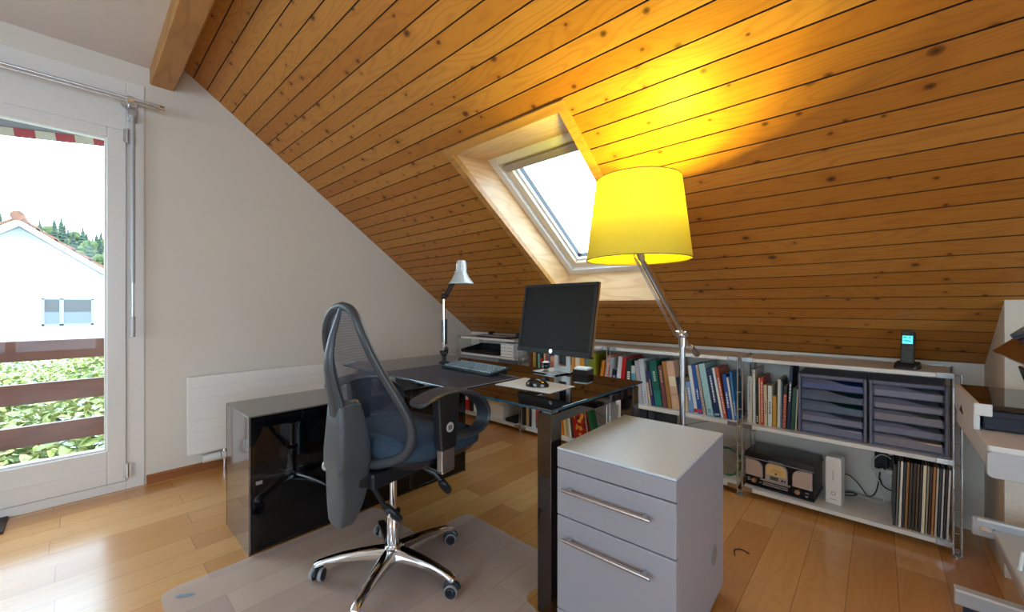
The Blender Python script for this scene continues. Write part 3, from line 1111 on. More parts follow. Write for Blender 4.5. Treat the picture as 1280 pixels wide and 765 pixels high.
text_mesh('hp', 'badge_letters', M_black, .012, lgm, Mm @ Matrix.Translation((0, -.0056, -MH / 2 + .0172)) @ Matrix.Rotation(R(90), 4, 'X'))
b = B(Mm)
for k in range(9):
    x = .135 + k * .0075
    b.box(x, x + .0055, -.0046, -.004, -MH / 2 + .012, -MH / 2 + .0185)
b.out('model_lettering', M_blackmatt, mo, smooth=0)
M_std = pm('stand_silver_and_sheen', srgb(206, 202, 196), .3, .15, var=.03)
zb = MZ - DZT - MH / 2 * math.cos(MTILT)
b = B()
b.prism([(-.062 - .03, .009), (.062 - .03, .009), (.05 - .03, zb + .10), (.030 - .03, zb + .10), (.032 - .03, .045), (-.032 - .03, .045), (-.030 - .03, zb + .10), (-.05 - .03, zb + .10)], .01, .024, 'y')
b.out('stand_neck', M_std, mo, smooth=0, bev=.003)
B().box(-.062, .0, .0245, .065, .05, zb + .14).out('stand_column', M_black, mo, smooth=0, bev=.004)
B().box(-.07, .01, -.035, .03, zb + .12, zb + .17).out('tilt_bracket', M_black, mo, smooth=0, bev=.004)
b = B().prism(rrect(-.185, .002, -.08, .105, .012), 0, .006)
b.out('stand_foot', M_blkgloss, mo, smooth=0)
B().prism(rrect(-.183, .0, -.078, .103, .012), .006, .009).out('stand_foot_sheen', M_std, mo, smooth=0)  # pale layer standing in for the skylight mirrored in the black foot

wc = thing('webcam', 'small black ball webcam standing on the monitor foot', 'webcam', (-1.425, 1.845, DZT + .0095), R(-30))
B().lathe([(.016, 0), (.018, .003), (.010, .010), (.008, .016)]).out('base', M_chrome, wc)
B().sphere((0, 0, .034), .022, 20, 14).out('body', M_blkgloss, wc, smooth=80)
B().cyl((0, -.018, .036), (0, -.0235, .036), .011).out('lens_ring', M_chrome, wc)
B().lathe([(.02, .052), (.021, .055), (.012, .060)]).out('cap', M_paper, wc)

mb = thing('memo_box', 'black memo box filled with white note paper beside the monitor foot', 'box', (-1.232, 1.938, DZT), R(8))
b = B().box(-.045, .045, -.042, .042, 0, .006)
for q in ((-.045, .045, -.042, -.037), (-.045, .045, .037, .042), (-.045, -.04, -.037, .037), (.04, .045, -.037, .037)):
    b.box(q[0], q[1], q[2], q[3], .006, .034)
b.out('case', pm('memo_box_dark', srgb(34, 22, 18), .25), mb, smooth=0, bev=.001)
B().box(-.039, .039, -.036, .036, .006, .043).out('note_paper', M_paper, mb, smooth=0)

# ------------------------------------------------------------------ desk lamp
M_lampg = pm('lamp_silver_grey', srgb(196, 206, 210), .35, .25, var=.03)
dl = thing('desk_lamp', 'silver articulated desk lamp standing at the left end of the desk', 'lamp', (-2.19, 1.70, DZT))
rv, fv = RD, VD
jt = Vector((0, 0, .455))
hd = Vector((RD.x * .118, RD.y * .118, 0))
B().lathe([(.034, 0), (.034, .008), (.016, .014), (.014, .022)]).out('table_socket', M_blackmatt, dl)
B().cyl((0, 0, .008), (0, 0, .45), .0085).out('lower_arm', M_chrome, dl)
b = B().cyl((0, 0, .02), (0, 0, .05), .014).sphere((0, 0, .065), .022).sphere((.012, .008, .095), .018).cyl((-.02, -.02, .075), (.02, .02, .075), .011)
b.out('lower_joint', M_blackmatt, dl)
B().cyl((.008, .008, .13), (.008, .008, .30), .011).cyl((-.01, -.005, .14), (-.01, -.005, .29), .006).out('spring', M_black, dl)
B().cyl(jt + Vector((-.012, -.012, 0)), jt + Vector((.012, .012, 0)), .02).sphere(jt, .017).out('elbow_joint', M_blackmatt, dl)
top = hd * .72 + Vector((0, 0, .62))
b = B().cyl(jt, top, .007).cyl(jt + Vector((.012, .012, -.004)), jt + (top - jt) * .72 + Vector((.012, .012, -.004)), .008)
b.out('upper_arm', M_blackmatt, dl)
B().cyl(jt + (top - jt) * .55, top, .0075).sphere(top, .013).cyl(top, hd + Vector((0, 0, .62)), .008).out('arm_end', M_lampg, dl)
zb0, zb1, zb2 = .541, .612, .70
b = B().lathe([(.086, zb0), (.082, zb0 + .008), (.052, zb0 + .048), (.040, zb1), (.036, zb1 + .01), (.032, zb2 - .01), (.026, zb2), (.001, zb2 + .002)], hd, 36, cap=False)
sh = b.out('lamp_shade', M_lampg, dl, smooth=50)
sh.modifiers.new('solid', 'SOLIDIFY').thickness = .002
b = B()
for k in range(10):
    a = 2 * math.pi * k / 10
    c = hd + Vector((math.cos(a) * .0345, math.sin(a) * .0345, 0))
    b.cyl(c + Vector((0, 0, zb1 + .018)), c + Vector((-math.cos(a) * .002, -math.sin(a) * .002, zb2 - .02)), .0025, n=6)
b.out('vent_slot', M_alu, sh)
B().sphere(hd + Vector((0, 0, .575)), .022).cyl(hd + Vector((0, 0, .59)), hd + Vector((0, 0, .63)), .014).out('bulb', M_paper, dl)

KS = .36 / .39
for o in (pad, kb, mm, ms, mo, wc, mb, dl):
    o.location = CAM + (o.location - CAM) * KS
    o.scale = (KS, KS, KS)
DZT = .74

# ------------------------------------------------------------------ file cabinet
M_fc = pm('cabinet_grey', srgb(158, 156, 164), .38, var=.015)
M_fct = pm('cabinet_grey_skylit', srgb(198, 212, 222), .33, var=.01, spec=1.0)  # same grey as the body, with skylight glare put into the paler tone
FZ = .612
fcx, fcy = -.822, 1.127
fc = thing('file_cabinet', 'light grey drawer cabinet on castors in front of the shelves', 'cabinet', (fcx, fcy, 0), R(2.2))
FW, FDp = .402, .54
b = B().box(0, FW, .02, FDp, .035, FZ - .008)
b.out('body', M_fc, fc, smooth=0, bev=.002)
B().box(.0, FW - .0, .0, FDp, FZ - .008, FZ).out('top_panel', M_fct, fc, smooth=0, bev=.002)
zs = (.541, .379, .055)
B().box(.0, FW, 0, .019, zs[0] + .003, FZ - .009).out('front_panel', M_fc, fc, smooth=0, bev=.003)
for z0, z1, zh in ((zs[1] + .003, zs[0] - .001, .482), (zs[2] + .003, zs[1] - .001, .315)):
    dr = B().box(.0, FW, 0, .019, z0, z1).out('drawer_front', M_fc, fc, smooth=0, bev=.003)
    hb = B().cyl((.037, -.026, zh), (.337, -.026, zh), .0062)
    hb.cyl((.058, 0, zh), (.058, -.026, zh), .0065).cyl((.316, 0, zh), (.316, -.026, zh), .0065)
    hb.out('bar_handle', M_steel, dr)
B().box(.0, FW, 0, .019, .038, zs[2]).out('plinth', M_fc, fc, smooth=0, bev=.002)
b = B()
rg = []
for xx, rr in ((FW - .001, .036), (FW + .003, .034)):
    rg.append([(xx, .40 + rr * 1.0 * math.cos(a), .21 + rr * math.sin(a)) for a in [2 * math.pi * k / 28 for k in range(28)]])
b.loft(rg)
b.out('cable_grommet', pm('grommet_grey', srgb(132, 128, 126), .5), fc)
for x in (.05, FW - .05):
    for y in (.06, FDp - .05):
        cst = B().box(x - .014, x + .014, y - .018, y + .018, .026, .036).cyl((x, y, .02), (x, y, .036), .008).out('castor', M_black, fc, smooth=0)
        B().cyl((x - .012, y, .0165), (x + .012, y, .0165), .0163).out('wheel', M_alu, cst)

# ------------------------------------------------------------------ floor lamp
fp = onz(853, 560, .5)
LPX, LPY = ony(853, 420, 1.90).x, 1.90
flp = thing('floor_lamp', 'steel floor lamp with a big yellow fabric shade leaning over the desk', 'lamp', (LPX, LPY, 0))
SHX, SHY = -.678 - LPX, 1.45 - LPY
zj = .962
B().lathe([(.13, 0), (.132, .006), (.125, .014), (.03, .02), (.018, .03)], n=40).out('base', M_steel, flp)
B().cyl((0, 0, .02), (0, 0, zj - .03), .0125).out('pole', M_steel, flp)
b = B().cyl((0, 0, zj - .05), (0, 0, zj + .012), .017).sphere((0, 0, zj + .004), .021)
b.cyl((-.030, .02, zj + .012), (.030, -.02, zj + .012), .012)
b.out('joint', M_chrome, flp)
zsb, zst = 1.276, 1.578
hp = Vector((SHX, SHY, zsb + .03))
j0 = Vector((0, 0, zj + .012))
dirv = (hp - j0).normalized()
B().cyl(j0, hp, .0095).out('upper_arm', M_steel, flp)
side = Vector((RD.x, RD.y, 0)) * .020
b = B().tube([j0 + side * -1.0 + Vector((0, 0, -.02)), hp + side * -1.0 - dirv * .03], .0022, 6).tube([j0 + side * -1.5 + Vector((0, 0, -.02)), hp + side * -1.3 - dirv * .03], .0018, 6)
b.out('tension_wire', M_alu, flp)
ce = j0 - dirv * .24
c2 = j0 - dirv * .10
c3 = c2 + (ce - c2) * 1.0 + Vector((.0, 0, .028))
B().cyl(j0, c2, .0055).cyl(c2, c2 + (c3 - c2) * .25, .0055).out('counter_arm', M_steel, flp)
B().cyl(c2 + (c3 - c2) * .2, c3, .013, .015).out('counterweight', M_steel, flp)
b = B().cyl(hp - dirv * .04, hp + Vector((0, 0, .03)), .014).cyl(hp, hp + Vector((0, 0, .11)), .017)
b.out('socket', M_steel, flp)
t = NT('yellow_shade_fabric')
t.t.nodes.remove(t.b)
tc = t.n('TexCoord')
wv = t.noise(tc.outputs['Object'], 400, 2)
cl = t.ramp(wv, [(.3, srgb(232, 204, 62)), (.7, srgb(240, 216, 84))])
df = t.n('BsdfDiffuse')
t.l(cl, df.inputs[0])
tl = t.n('BsdfTranslucent')
t.l(cl, tl.inputs[0])
mx = t.n('MixShader')
mx.inputs[0].default_value = .07
t.l(df.outputs[0], mx.inputs[1])
t.l(tl.outputs[0], mx.inputs[2])
t.l(mx.outputs[0], t.out.inputs[0])
sc_ = (SHX, SHY, 0)
b = B().lathe([(.193, zsb), (.156, zst)], sc_, 64, cap=False)
sh = b.out('lamp_shade', t.m, flp, smooth=60)
for rr, zz in ((.193, zsb), (.156, zst)):
    b = B()
    b.tube([(SHX + rr * math.cos(a), SHY + rr * math.sin(a), zz) for a in [2 * math.pi * k / 48 for k in range(48)]], .0018, 6, closed=True)
    b.out('hem', pm('shade_hem', srgb(120, 110, 50), .6), sh)
b = B()
for k in range(3):
    a = k * 2.094
    b.cyl((SHX, SHY, zsb + .10), (SHX + .188 * math.cos(a), SHY + .188 * math.sin(a), zsb + .03), .0018, n=6)
b.out('shade_spider', M_steel, flp)
B().lathe([(.020, zsb + .158), (.062, zsb + .168), (.064, zsb + .171), (.018, zsb + .162)], (SHX, SHY, 0), 28).out('light_stop_dish', M_steel, flp)  # hidden disc added under the bulb to block its downward light
M_bulb = pm('bulb_lit', (1, .95, .7), .4, emit=(1.0, .88, .30), es=6)
B().sphere((SHX, SHY, zsb + .205), .03).out('bulb', M_bulb, flp, smooth=80)
li = bpy.data.lights.new('lamp_light', 'POINT')
li.energy = LAMP_W
li.color = (1.0, .93, .05)
li.shadow_soft_size = .034
lo = bpy.data.objects.new('lamp_light', li)
COL.objects.link(lo)
lo.parent = flp
lo.location = (SHX, SHY, zsb + .205)
# ================================================================== OFFICE CHAIR
CHX, CHY, CHA = -1.474, .883, R(8)
M_chf = pm('chair_fabric', srgb(44, 62, 80), .95, var=.15, scale=400, bump=.3)
M_chp = pm('chair_grey_plastic', srgb(74, 79, 84), .42, var=.04)
M_chfr = pm('chair_frame_plastic', srgb(58, 62, 68), .36, var=.04)
M_chpad = pm('arm_pad_black', srgb(52, 58, 66), .42, var=.05)
M_chk = pm('chair_black_plastic', srgb(26, 28, 33), .36, var=.06)
t = NT('mesh_netting')
tc = t.n('TexCoord')
sx = t.n('SeparateXYZ')
t.l(tc.outputs['Object'], sx.inputs[0])
t.b.inputs['Base Color'].default_value = (*srgb(40, 50, 68), 1)
t.b.inputs['Roughness'].default_value = .8
w1 = t.math('GREATER_THAN', t.math('FLOORED_MODULO', t.math('MULTIPLY', sx.outputs[0], 260), 1.0), .32)
w2 = t.math('GREATER_THAN', t.math('FLOORED_MODULO', t.math('MULTIPLY', sx.outputs[2], 240), 1.0), .32)
hole = t.math('MULTIPLY', w1, w2)
t.l(t.math('SUBTRACT', 1.0, t.math('MULTIPLY', hole, 1.0)), t.b.inputs['Alpha'])
M_net = t.m
ch = thing('office_chair', 'black mesh back office chair on a polished chrome star base', 'office chair', (CHX, CHY, .0035), CHA)
# star base
hub = B().lathe([(.030, .055), (.036, .062), (.036, .112), (.030, .120)]).out('hub', M_chrome, ch)
for k in range(5):
    a = R(8 + 72 * k)
    c, s_ = math.cos(a), math.sin(a)
    rings = []
    for u, w, zt, zb in ((.025, .030, .112, .064), (.07, .027, .112, .070), (.13, .024, .108, .074), (.20, .0205, .100, .074), (.26, .018, .088, .070), (.292, .0185, .078, .058), (.306, .0135, .070, .055)):
        prof = [(-w, zb), (-w, zb + (zt - zb) * .6), (-w * .62, zt), (w * .62, zt), (w, zb + (zt - zb) * .6), (w, zb)]
        rings.append([(c * u - s_ * q, s_ * u + c * q, z) for q, z in prof])
    leg = B().loft(rings).out('leg', M_chrome, ch, smooth=60, bev=.003)
    ca = a + R(90) + R((20, 140, -60, 75, 200)[k])
    cx, cy_ = c * .292, s_ * .292
    M_ = Matrix.Translation((cx, cy_, 0)) @ Matrix.Rotation(ca, 4, 'Z')
    cs = B(M_).cyl((0, 0, .03), (0, 0, .064), .0085)
    cs.prism([(.002 + .030 * math.cos(R(q)), .026 + .028 * math.sin(R(q))) for q in range(0, 181, 20)], -.008, .008, 'x') if False else None
    cs.tube([(0, .0 + .026 * math.cos(R(q)), .025 + .026 * math.sin(R(q))) for q in range(10, 171, 20)], .010, 8)
    caster = cs.out('caster', M_chk, leg)
    for sg in (-1, 1):
        wl = B(M_).cyl((sg * .010, .0, .0245), (sg * .026, 0, .0245), .0215).cyl((sg * .026, 0, .0245), (sg * .0275, 0, .0245), .016, .014)
        w_ = B(M_).lathe([(0.02, 0)], n=3) if False else None
        wl.out('wheel', M_chk, leg)
        bt = B(M_)
        rr = []
        for xx, r_ in ((sg * .011, .0235), (sg * .0135, .0248), (sg * .0225, .0248), (sg * .025, .0235), (sg * .025, .0212), (sg * .011, .0212)):
            rr.append([(xx, r_ * math.cos(q), .0249 + r_ * math.sin(q)) for q in [2 * math.pi * m / 28 for m in range(28)]])
        bt.loft(rr, cap=False)
        bt.out('tyre', pm('tyre_grey', srgb(150, 152, 156), .6), leg)
B().lathe([(.0245, .11), (.0255, .115), (.0255, .245), (.024, .248)]).out('gas_lift', M_chrome, ch)
B().lathe([(.027, .243), (.029, .246), (.029, .256), (.020, .262)]).out('collar', M_chk, ch)
B().cyl((0, 0, .25), (0, 0, .42), .0145).out('piston', M_chrome, ch)
b = B().box(-.085, .085, -.16, .16, .415, .475).hexa([(-.05, -.22, .43), (.05, -.22, .43), (.07, -.1, .415), (-.07, -.1, .415), (-.05, -.22, .465), (.05, -.22, .465), (.07, -.1, .47), (-.07, -.1, .47)])
b.cyl((0, 0, .395), (0, 0, .42), .035)
b.out('mechanism', M_chk, ch, smooth=0, bev=.008)


# seat: rounded cushion with a waterfall front
def seat_rings(rx, y0, y1, zf, n=40):
    cyy, ry = (y0 + y1) / 2, (y1 - y0) / 2
    out = []
    for k in range(n):
        a = 2 * math.pi * k / n
        cc, ss = math.cos(a), math.sin(a)
        e = .62
        x = rx * math.copysign(abs(cc) ** e, cc)
        y = cyy + ry * math.copysign(abs(ss) ** e, ss)
        out.append((x, y, zf(x, y)))
    return out


drop = lambda y: -.060 * max(0, (y - .13) / .21) ** 2 + .012 * max(0, (-y) / .13)
b = B()
rings = [seat_rings(.232, -.125, .335, lambda x, y: .510 + drop(y) * .55),
         seat_rings(.250, -.135, .350, lambda x, y: .528 + drop(y) * .7),
         seat_rings(.254, -.138, .352, lambda x, y: .556 + drop(y) * .85),
         seat_rings(.246, -.132, .344, lambda x, y: .580 + drop(y)),
         seat_rings(.220, -.11, .318, lambda x, y: .597 + drop(y)),
         seat_rings(.17, -.07, .26, lambda x, y: .604 + drop(y)),
         seat_rings(.08, 0, .15, lambda x, y: .603 + drop(y))]
b.loft(rings)
b.out('seat', M_chf, ch, smooth=80)
b = B()
b.loft([seat_rings(.19, -.08, .27, lambda x, y: .470 + drop(y) * .2), seat_rings(.225, -.115, .325, lambda x, y: .490 + drop(y) * .45), seat_rings(.236, -.128, .338, lambda x, y: .512 + drop(y) * .55)])
b.out('seat_shell', M_chk, ch, smooth=60)

# backrest frame loop and netting
BK = [(0, -.228, 1.096), (.045, -.229, 1.089), (.082, -.230, 1.062), (.107, -.228, 1.015), (.127, -.214, .955), (.146, -.190, .89), (.166, -.165, .83),
      (.190, -.135, .765), (.210, -.108, .70), (.219, -.092, .645), (.214, -.092, .595), (.195, -.100, .558), (.155, -.112, .533), (.10, -.128, .512), (.05, -.136, .500), (0, -.138, .496)]


def smooth_path(p, it=1):
    for _ in range(it):
        q = [p[0]]
        for a, c in zip(p, p[1:]):
            q.append(tuple(a[i] * .75 + c[i] * .25 for i in range(3)))
            q.append(tuple(a[i] * .25 + c[i] * .75 for i in range(3)))
        q.append(p[-1])
        p = q
    return p


half = smooth_path(BK, 2)
full = half + [(-x, y, z) for x, y, z in half[-2:0:-1]]
rad = [.0160 + .003 * max(0, min(1, (.80 - p[2]) / .2)) for p in full]
b = B()
b.tube(full, rad, 12, closed=True)
fr = b.out('backrest_frame', M_chfr, ch, smooth=80)
b = B()
for p in half[6::9]:
    for sg in (-1, 1):
        b.sphere((p[0] * sg, p[1] - .0135, p[2]), .0035, 8, 6)
b.out('rivet', M_blackmatt, fr)
b = B()
NXs = 12
prev = None
for (x, y, z) in half:
    row = []
    for k in range(NXs + 1):
        u = -1 + 2 * k / NXs
        row.append(b.bm.verts.new((x * u, y + .030 * (1 - u * u) * min(1, x / .15) * (-1) * (1 if z > .62 else .6), z)))
    if prev:
        for k in range(NXs):
            try:
                b.bm.faces.new((prev[k], prev[k + 1], row[k + 1], row[k]))
            except ValueError:
                pass
    prev = row
bmesh.ops.remove_doubles(b.bm, verts=b.bm.verts[:], dist=1e-5)
b.out('backrest_mesh', M_net, ch, smooth=80)
# spine strap and lower housing
rings = []
for x, y, z, th in ((.010, -.236, 1.092, .010), (.014, -.248, 1.05, .014), (.019, -.268, .99, .018), (.024, -.280, .93, .022), (.028, -.280, .87, .026), (.034, -.268, .81, .032), (.042, -.252, .75, .040), (.046, -.245, .70, .044)):
    rings.append([(x * math.cos(q), y + th * .5 * math.sin(q), z) for q in [2 * math.pi * m / 16 for m in range(16)]])
B().loft(rings).out('spine', M_chfr, ch, smooth=60)
rings = []
for hw, y0, y1, z in ((.040, -.282, -.205, .742), (.046, -.286, -.198, .735), (.054, -.290, -.178, .66), (.060, -.296, -.165, .58), (.060, -.296, -.162, .515), (.055, -.290, -.165, .505), (.054, -.288, -.170, .43), (.050, -.286, -.190, .37), (.044, -.284, -.212, .325), (.034, -.278, -.225, .305)):
    rings.append([(hw * math.copysign(abs(math.cos(q)) ** .28, math.cos(q)), (y0 + y1) / 2 + .022 + (y1 - y0) / 2 * math.copysign(abs(math.sin(q)) ** .28, math.sin(q)), z) for q in [2 * math.pi * (m + .5) / 24 for m in range(24)]])
B().loft(rings).out('back_housing', M_chp, ch, smooth=32)
B().box(-.035, .035, -.20, -.05, .43, .465).out('back_bracket', M_chk, ch, smooth=0, bev=.006)
kn = B().cyl((-.052, -.235, .50), (-.088, -.235, .50), .022).cyl((-.088, -.235, .50), (-.094, -.235, .50), .018)
kn.out('lumbar_knob', M_alu, ch, bev=.002)
B().cyl((0, -.19, .73), (0, -.17, .73), .016).out('lumbar_button', M_chrome, ch)

# armrests
for sg in (-1, 1):
    path = [(-.122, .748), (-.09, .760), (-.04, .772), (.022, .777), (.085, .770), (.145, .752), (.20, .724), (.240, .688), (.258, .648), (.250, .612), (.215, .588), (.165, .583), (.11, .586), (.07, .592)]
    pth = smooth_path([(0, y, z) for y, z in path], 2)
    rings = []
    N = len(pth)
    for i, p in enumerate(pth):
        a, c = Vector(pth[max(i - 1, 0)]), Vector(pth[min(i + 1, N - 1)])
        d = (c - a).normalized()
        nrm = Vector((0, -d.z, d.y))
        u = i / (N - 1)
        w = .045 if u < .45 else .045 - .009 * min(1, (u - .45) / .2)
        th = .0075
        if u < .06:
            w *= .6 + .4 * u / .06
        pr = [(-w, 0), (-w * .9, th), (-w * .4, th * 1.25), (w * .4, th * 1.25), (w * .9, th), (w, 0), (w * .8, -th), (-w * .8, -th)]
        rings.append([(sg * .270 + q[0], p[1] + nrm.y * q[1], p[2] + nrm.z * q[1]) for q in pr])
    ar = B().loft(rings).out('armrest', M_chpad, ch, smooth=28)
    b = B().hexa([(sg * .270 - .018, -.010, .555), (sg * .270 + .018, -.010, .555), (sg * .270 + .018, .072, .555), (sg * .270 - .018, .072, .555),
                  (sg * .270 - .020, -.030, .768), (sg * .270 + .020, -.030, .768), (sg * .270 + .020, .085, .762), (sg * .270 - .020, .085, .762)])
    b.out('arm_post', M_chk, ar, smooth=0, bev=.006)
    b = B().cyl((sg * .2885, .030, .640), (sg * .2915, .030, .640), .0185, n=28)
    dsc = b.out('arm_badge', pm('badge_silver', srgb(206, 208, 212), .35, .3), ar)
    b = B().box(sg * .2916, sg * .292, .020, .024, .632, .648).box(sg * .2916, sg * .292, .027, .031, .630, .650).box(sg * .2916, sg * .292, .034, .038, .632, .648)
    b.out('badge_mark', M_chk, dsc, smooth=0)
    b = B().box(sg * .256, sg * .284, -.006, .062, .478, .56)
    b.out('arm_bracket', M_alu, ar, smooth=0, bev=.003)
    b = B().box(min(sg * .08, sg * .284), max(sg * .08, sg * .284), -.004, .060, .470, .482)
    b.out('arm_bar', M_chrome, ar, smooth=0, bev=.002)
# levers
lv = B().tube([(.09, .06, .445), (.135, .10, .405), (.155, .125, .365)], [.010, .009, .010], 8).out('lever', M_chk, ch)
rings = []
for q, w in ((0, .012), (.02, .026), (.05, .030), (.075, .022), (.085, .008)):
    y, z = .115 + q * .55, .375 - q * .75
    rings.append([(.157 - w, y, z), (.157 - w * .7, y + .010, z + .006), (.157 + w * .7, y + .010, z + .006), (.157 + w, y, z), (.157 + w * .7, y - .008, z - .006), (.157 - w * .7, y - .008, z - .006)])
B().loft(rings).out('paddle', M_chk, lv, smooth=60)
lv = B().tube([(.03, -.13, .435), (.036, -.115, .39), (.045, -.085, .33), (.05, -.07, .31)], [.011, .010, .010, .012], 8).cyl((.02, -.14, .44), (.045, -.14, .44), .014).out('lever', M_chk, ch)
rings = []
for q, w in ((0, .014), (.02, .026), (.055, .030), (.085, .026), (.094, .010)):
    x, y, z = .048 + q * .25, -.075 + q * .5, .318 - q * .72
    rings.append([(x - w, y - .0, z), (x - w * .7, y + .010, z + .006), (x + w * .7, y + .010, z + .006), (x + w, y, z), (x + w * .7, y - .010, z - .006), (x - w * .7, y - .010, z - .006)])
pd = B().loft(rings).out('paddle', M_chk, lv, smooth=60)
Ml = Matrix.Translation((.059, -.0665, .2855)) @ Matrix.Rotation(R(55), 4, 'X')
B(Ml).prism([(-.014, .004), (-.002, .014), (.012, .014), (.004, .006), (.010, -.012), (.002, -.012), (-.002, .002)], .0, .0015).out('arrow_mark', M_paper, pd, smooth=0)
# ================================================================== SHELVING
SYF, SYB = 2.612, 2.945
PX = [.253 - .85 * k for k in range(5)]          # posts, right to left
M_shelf = pm('shelf_white', srgb(228, 226, 220), .4, var=.01)
M_wire = pm('shelf_steel', (.58, .59, .60), .25, 1.0, var=.04)
su = thing('shelving_unit', 'long low white shelving system with steel posts under the sloping ceiling', 'shelves', (PX[2], SYB, 0))
ox, oy = PX[2], SYB
# ladder posts (front and rear)
for i, x in enumerate(PX):
    for y in (SYF, SYB - .01):
        b = B()
        for dx in (-.0125, .0125):
            b.cyl((x + dx - ox, y - oy, .004), (x + dx - ox, y - oy, .80), .0042, n=8)
        for z in [.02, .03, .10, .20, .30, .40, .50, .60, .70, .795]:
            b.cyl((x - .0125 - ox, y - oy, z), (x + .0125 - ox, y - oy, z), .0026, n=6)
        b.out('post', M_wire, su)
        B().lathe([(.0165, 0), (.0165, .006), (.006, .010)], (x - ox, y - oy, 0), 16).out('post_foot', M_wire, su)
ZT, ZM, ZB, ZL = .80, .418, .055, .640
for k in range(4):
    x0, x1 = PX[k + 1] + .016, PX[k] - .016
    if k in (1,):
        pass
    for z in ((ZT, ZM, ZB) if k < 3 else (ZT, ZL, ZB)):
        s = B().box(x0 - ox, x1 - ox, SYF - .004 - oy, SYB - oy, z - .020, z).out('shelf', M_shelf, su, smooth=0, bev=.0015)
        for xx in (x0 + .022, x1 - .022):
            for yy in (SYF - .004, SYB):
                B().box(xx - .026 - ox, xx + .026 - ox, yy - .0035 - oy, yy + .0035 - oy, z - .021, z + .003).out('corner_clip', M_wire, s, smooth=0, bev=.001)
    # cross bracing wires behind
    y = SYB + .006
    if k in (1, 2):
        for za, zb in ((.10, .40), (.40, .10)):
            B().tube([(x0 - ox, y - oy, za), (x1 - ox, y - oy, zb)], .0016, 6).out('cross_wire', M_blackmatt, su)

# ------------------------------------------------------------------ books
YB = 2.655            # spine front line
_bk = {}


def bmat(col):
    col = tuple(col)
    if col not in _bk:
        _bk[col] = pm('book_cover_%02x%02x%02x' % col, srgb(*col), .42, var=.06, scale=90)
    return _bk[col]


def add_book(x, t_, d, h, lean, z, col, label, group, yf=YB, bar=None, bar2=None):
    """a book standing with its spine to the front; lean > 0 tips its top to the left"""
    o = thing('book', label, 'book', (x, yf, z + .0004), 0, group)
    o.rotation_euler = (0, -lean, 0)
    if lean < 0:
        o.location.z += t_ * math.sin(-lean)
    ct = min(.003, t_ * .2)
    b = B()
    b.prism([(0, 0), (t_, 0), (t_, d), (t_ - ct, d), (t_ - ct, ct), (ct, ct), (ct, d), (0, d)], 0, h)
    c = b.out('cover', bmat(col), o, smooth=0, bev=min(.0012, t_ * .08))
    B().box(ct, t_ - ct, ct, d - .004, .003, h - .003).out('page_block', M_pages, o, smooth=0)
    if bar:
        bc, f0, f1, wf = bar
        b = B()
        if wf > .8:
            b.box(t_ * .04, t_ * .96, -.0007, 0, h * f0, h * f1)
        else:       # lettering running up the spine
            rr = random.Random(int(abs(x) * 1e4))
            zz = h * f0
            while zz < h * f1:
                l = rr.uniform(.006, .016)
                b.box(t_ * (.5 - wf / 2), t_ * (.5 + wf / 2), -.0006, 0, zz, min(zz + l, h * f1))
                zz += l + .004
        b.out('spine_print', bmat(bc), o, smooth=0)
    if bar2:
        bc, f0, f1, wf = bar2
        B().box(t_ * .06, t_ * .94, -.0008, 0, h * f0, h * f1).out('spine_label', bmat(bc), o, smooth=0)
    return o


def px_books(rows, z, group, yf=YB):
    """rows: (px base left, px base right, px top left, py top, depth, colour, label, bar, bar2)"""
    prev = None
    for r in rows:
        xl, xr, xt, yt, d, col, lab = r[:7]
        bar = r[7] if len(r) > 7 else None
        bar2 = r[8] if len(r) > 8 else None
        X0, X1 = ony(xl, 500, yf).x, ony(xr, 500, yf).x
        T = ony(xt, yt, yf)
        lean = math.atan2(X0 - T.x, T.z - z)
        h = (T.z - z) / math.cos(lean)
        h0 = T.z - z
        if prev:
            hh = min(h0, prev[2])
            lim = prev[0] - hh * math.tan(prev[1]) + .0008
            if X0 < prev[0] + .0005:
                X0 = prev[0] + .0005
            if X0 - hh * math.tan(lean) < lim:
                lean = math.atan2(X0 - lim, hh)
        t_ = (X1 - X0) * math.cos(lean) * .95
        if lean < 0:      # a book leaning right swings over its right foot
            prev = (X0 + t_ / math.cos(lean), lean, h0)
        else:
            prev = (X0 + t_ / math.cos(lean), lean, h0)
        add_book(X0, t_, d, h, lean, z, col, lab, group, yf, bar, bar2)


W = (238, 236, 230)
K = (22, 22, 24)
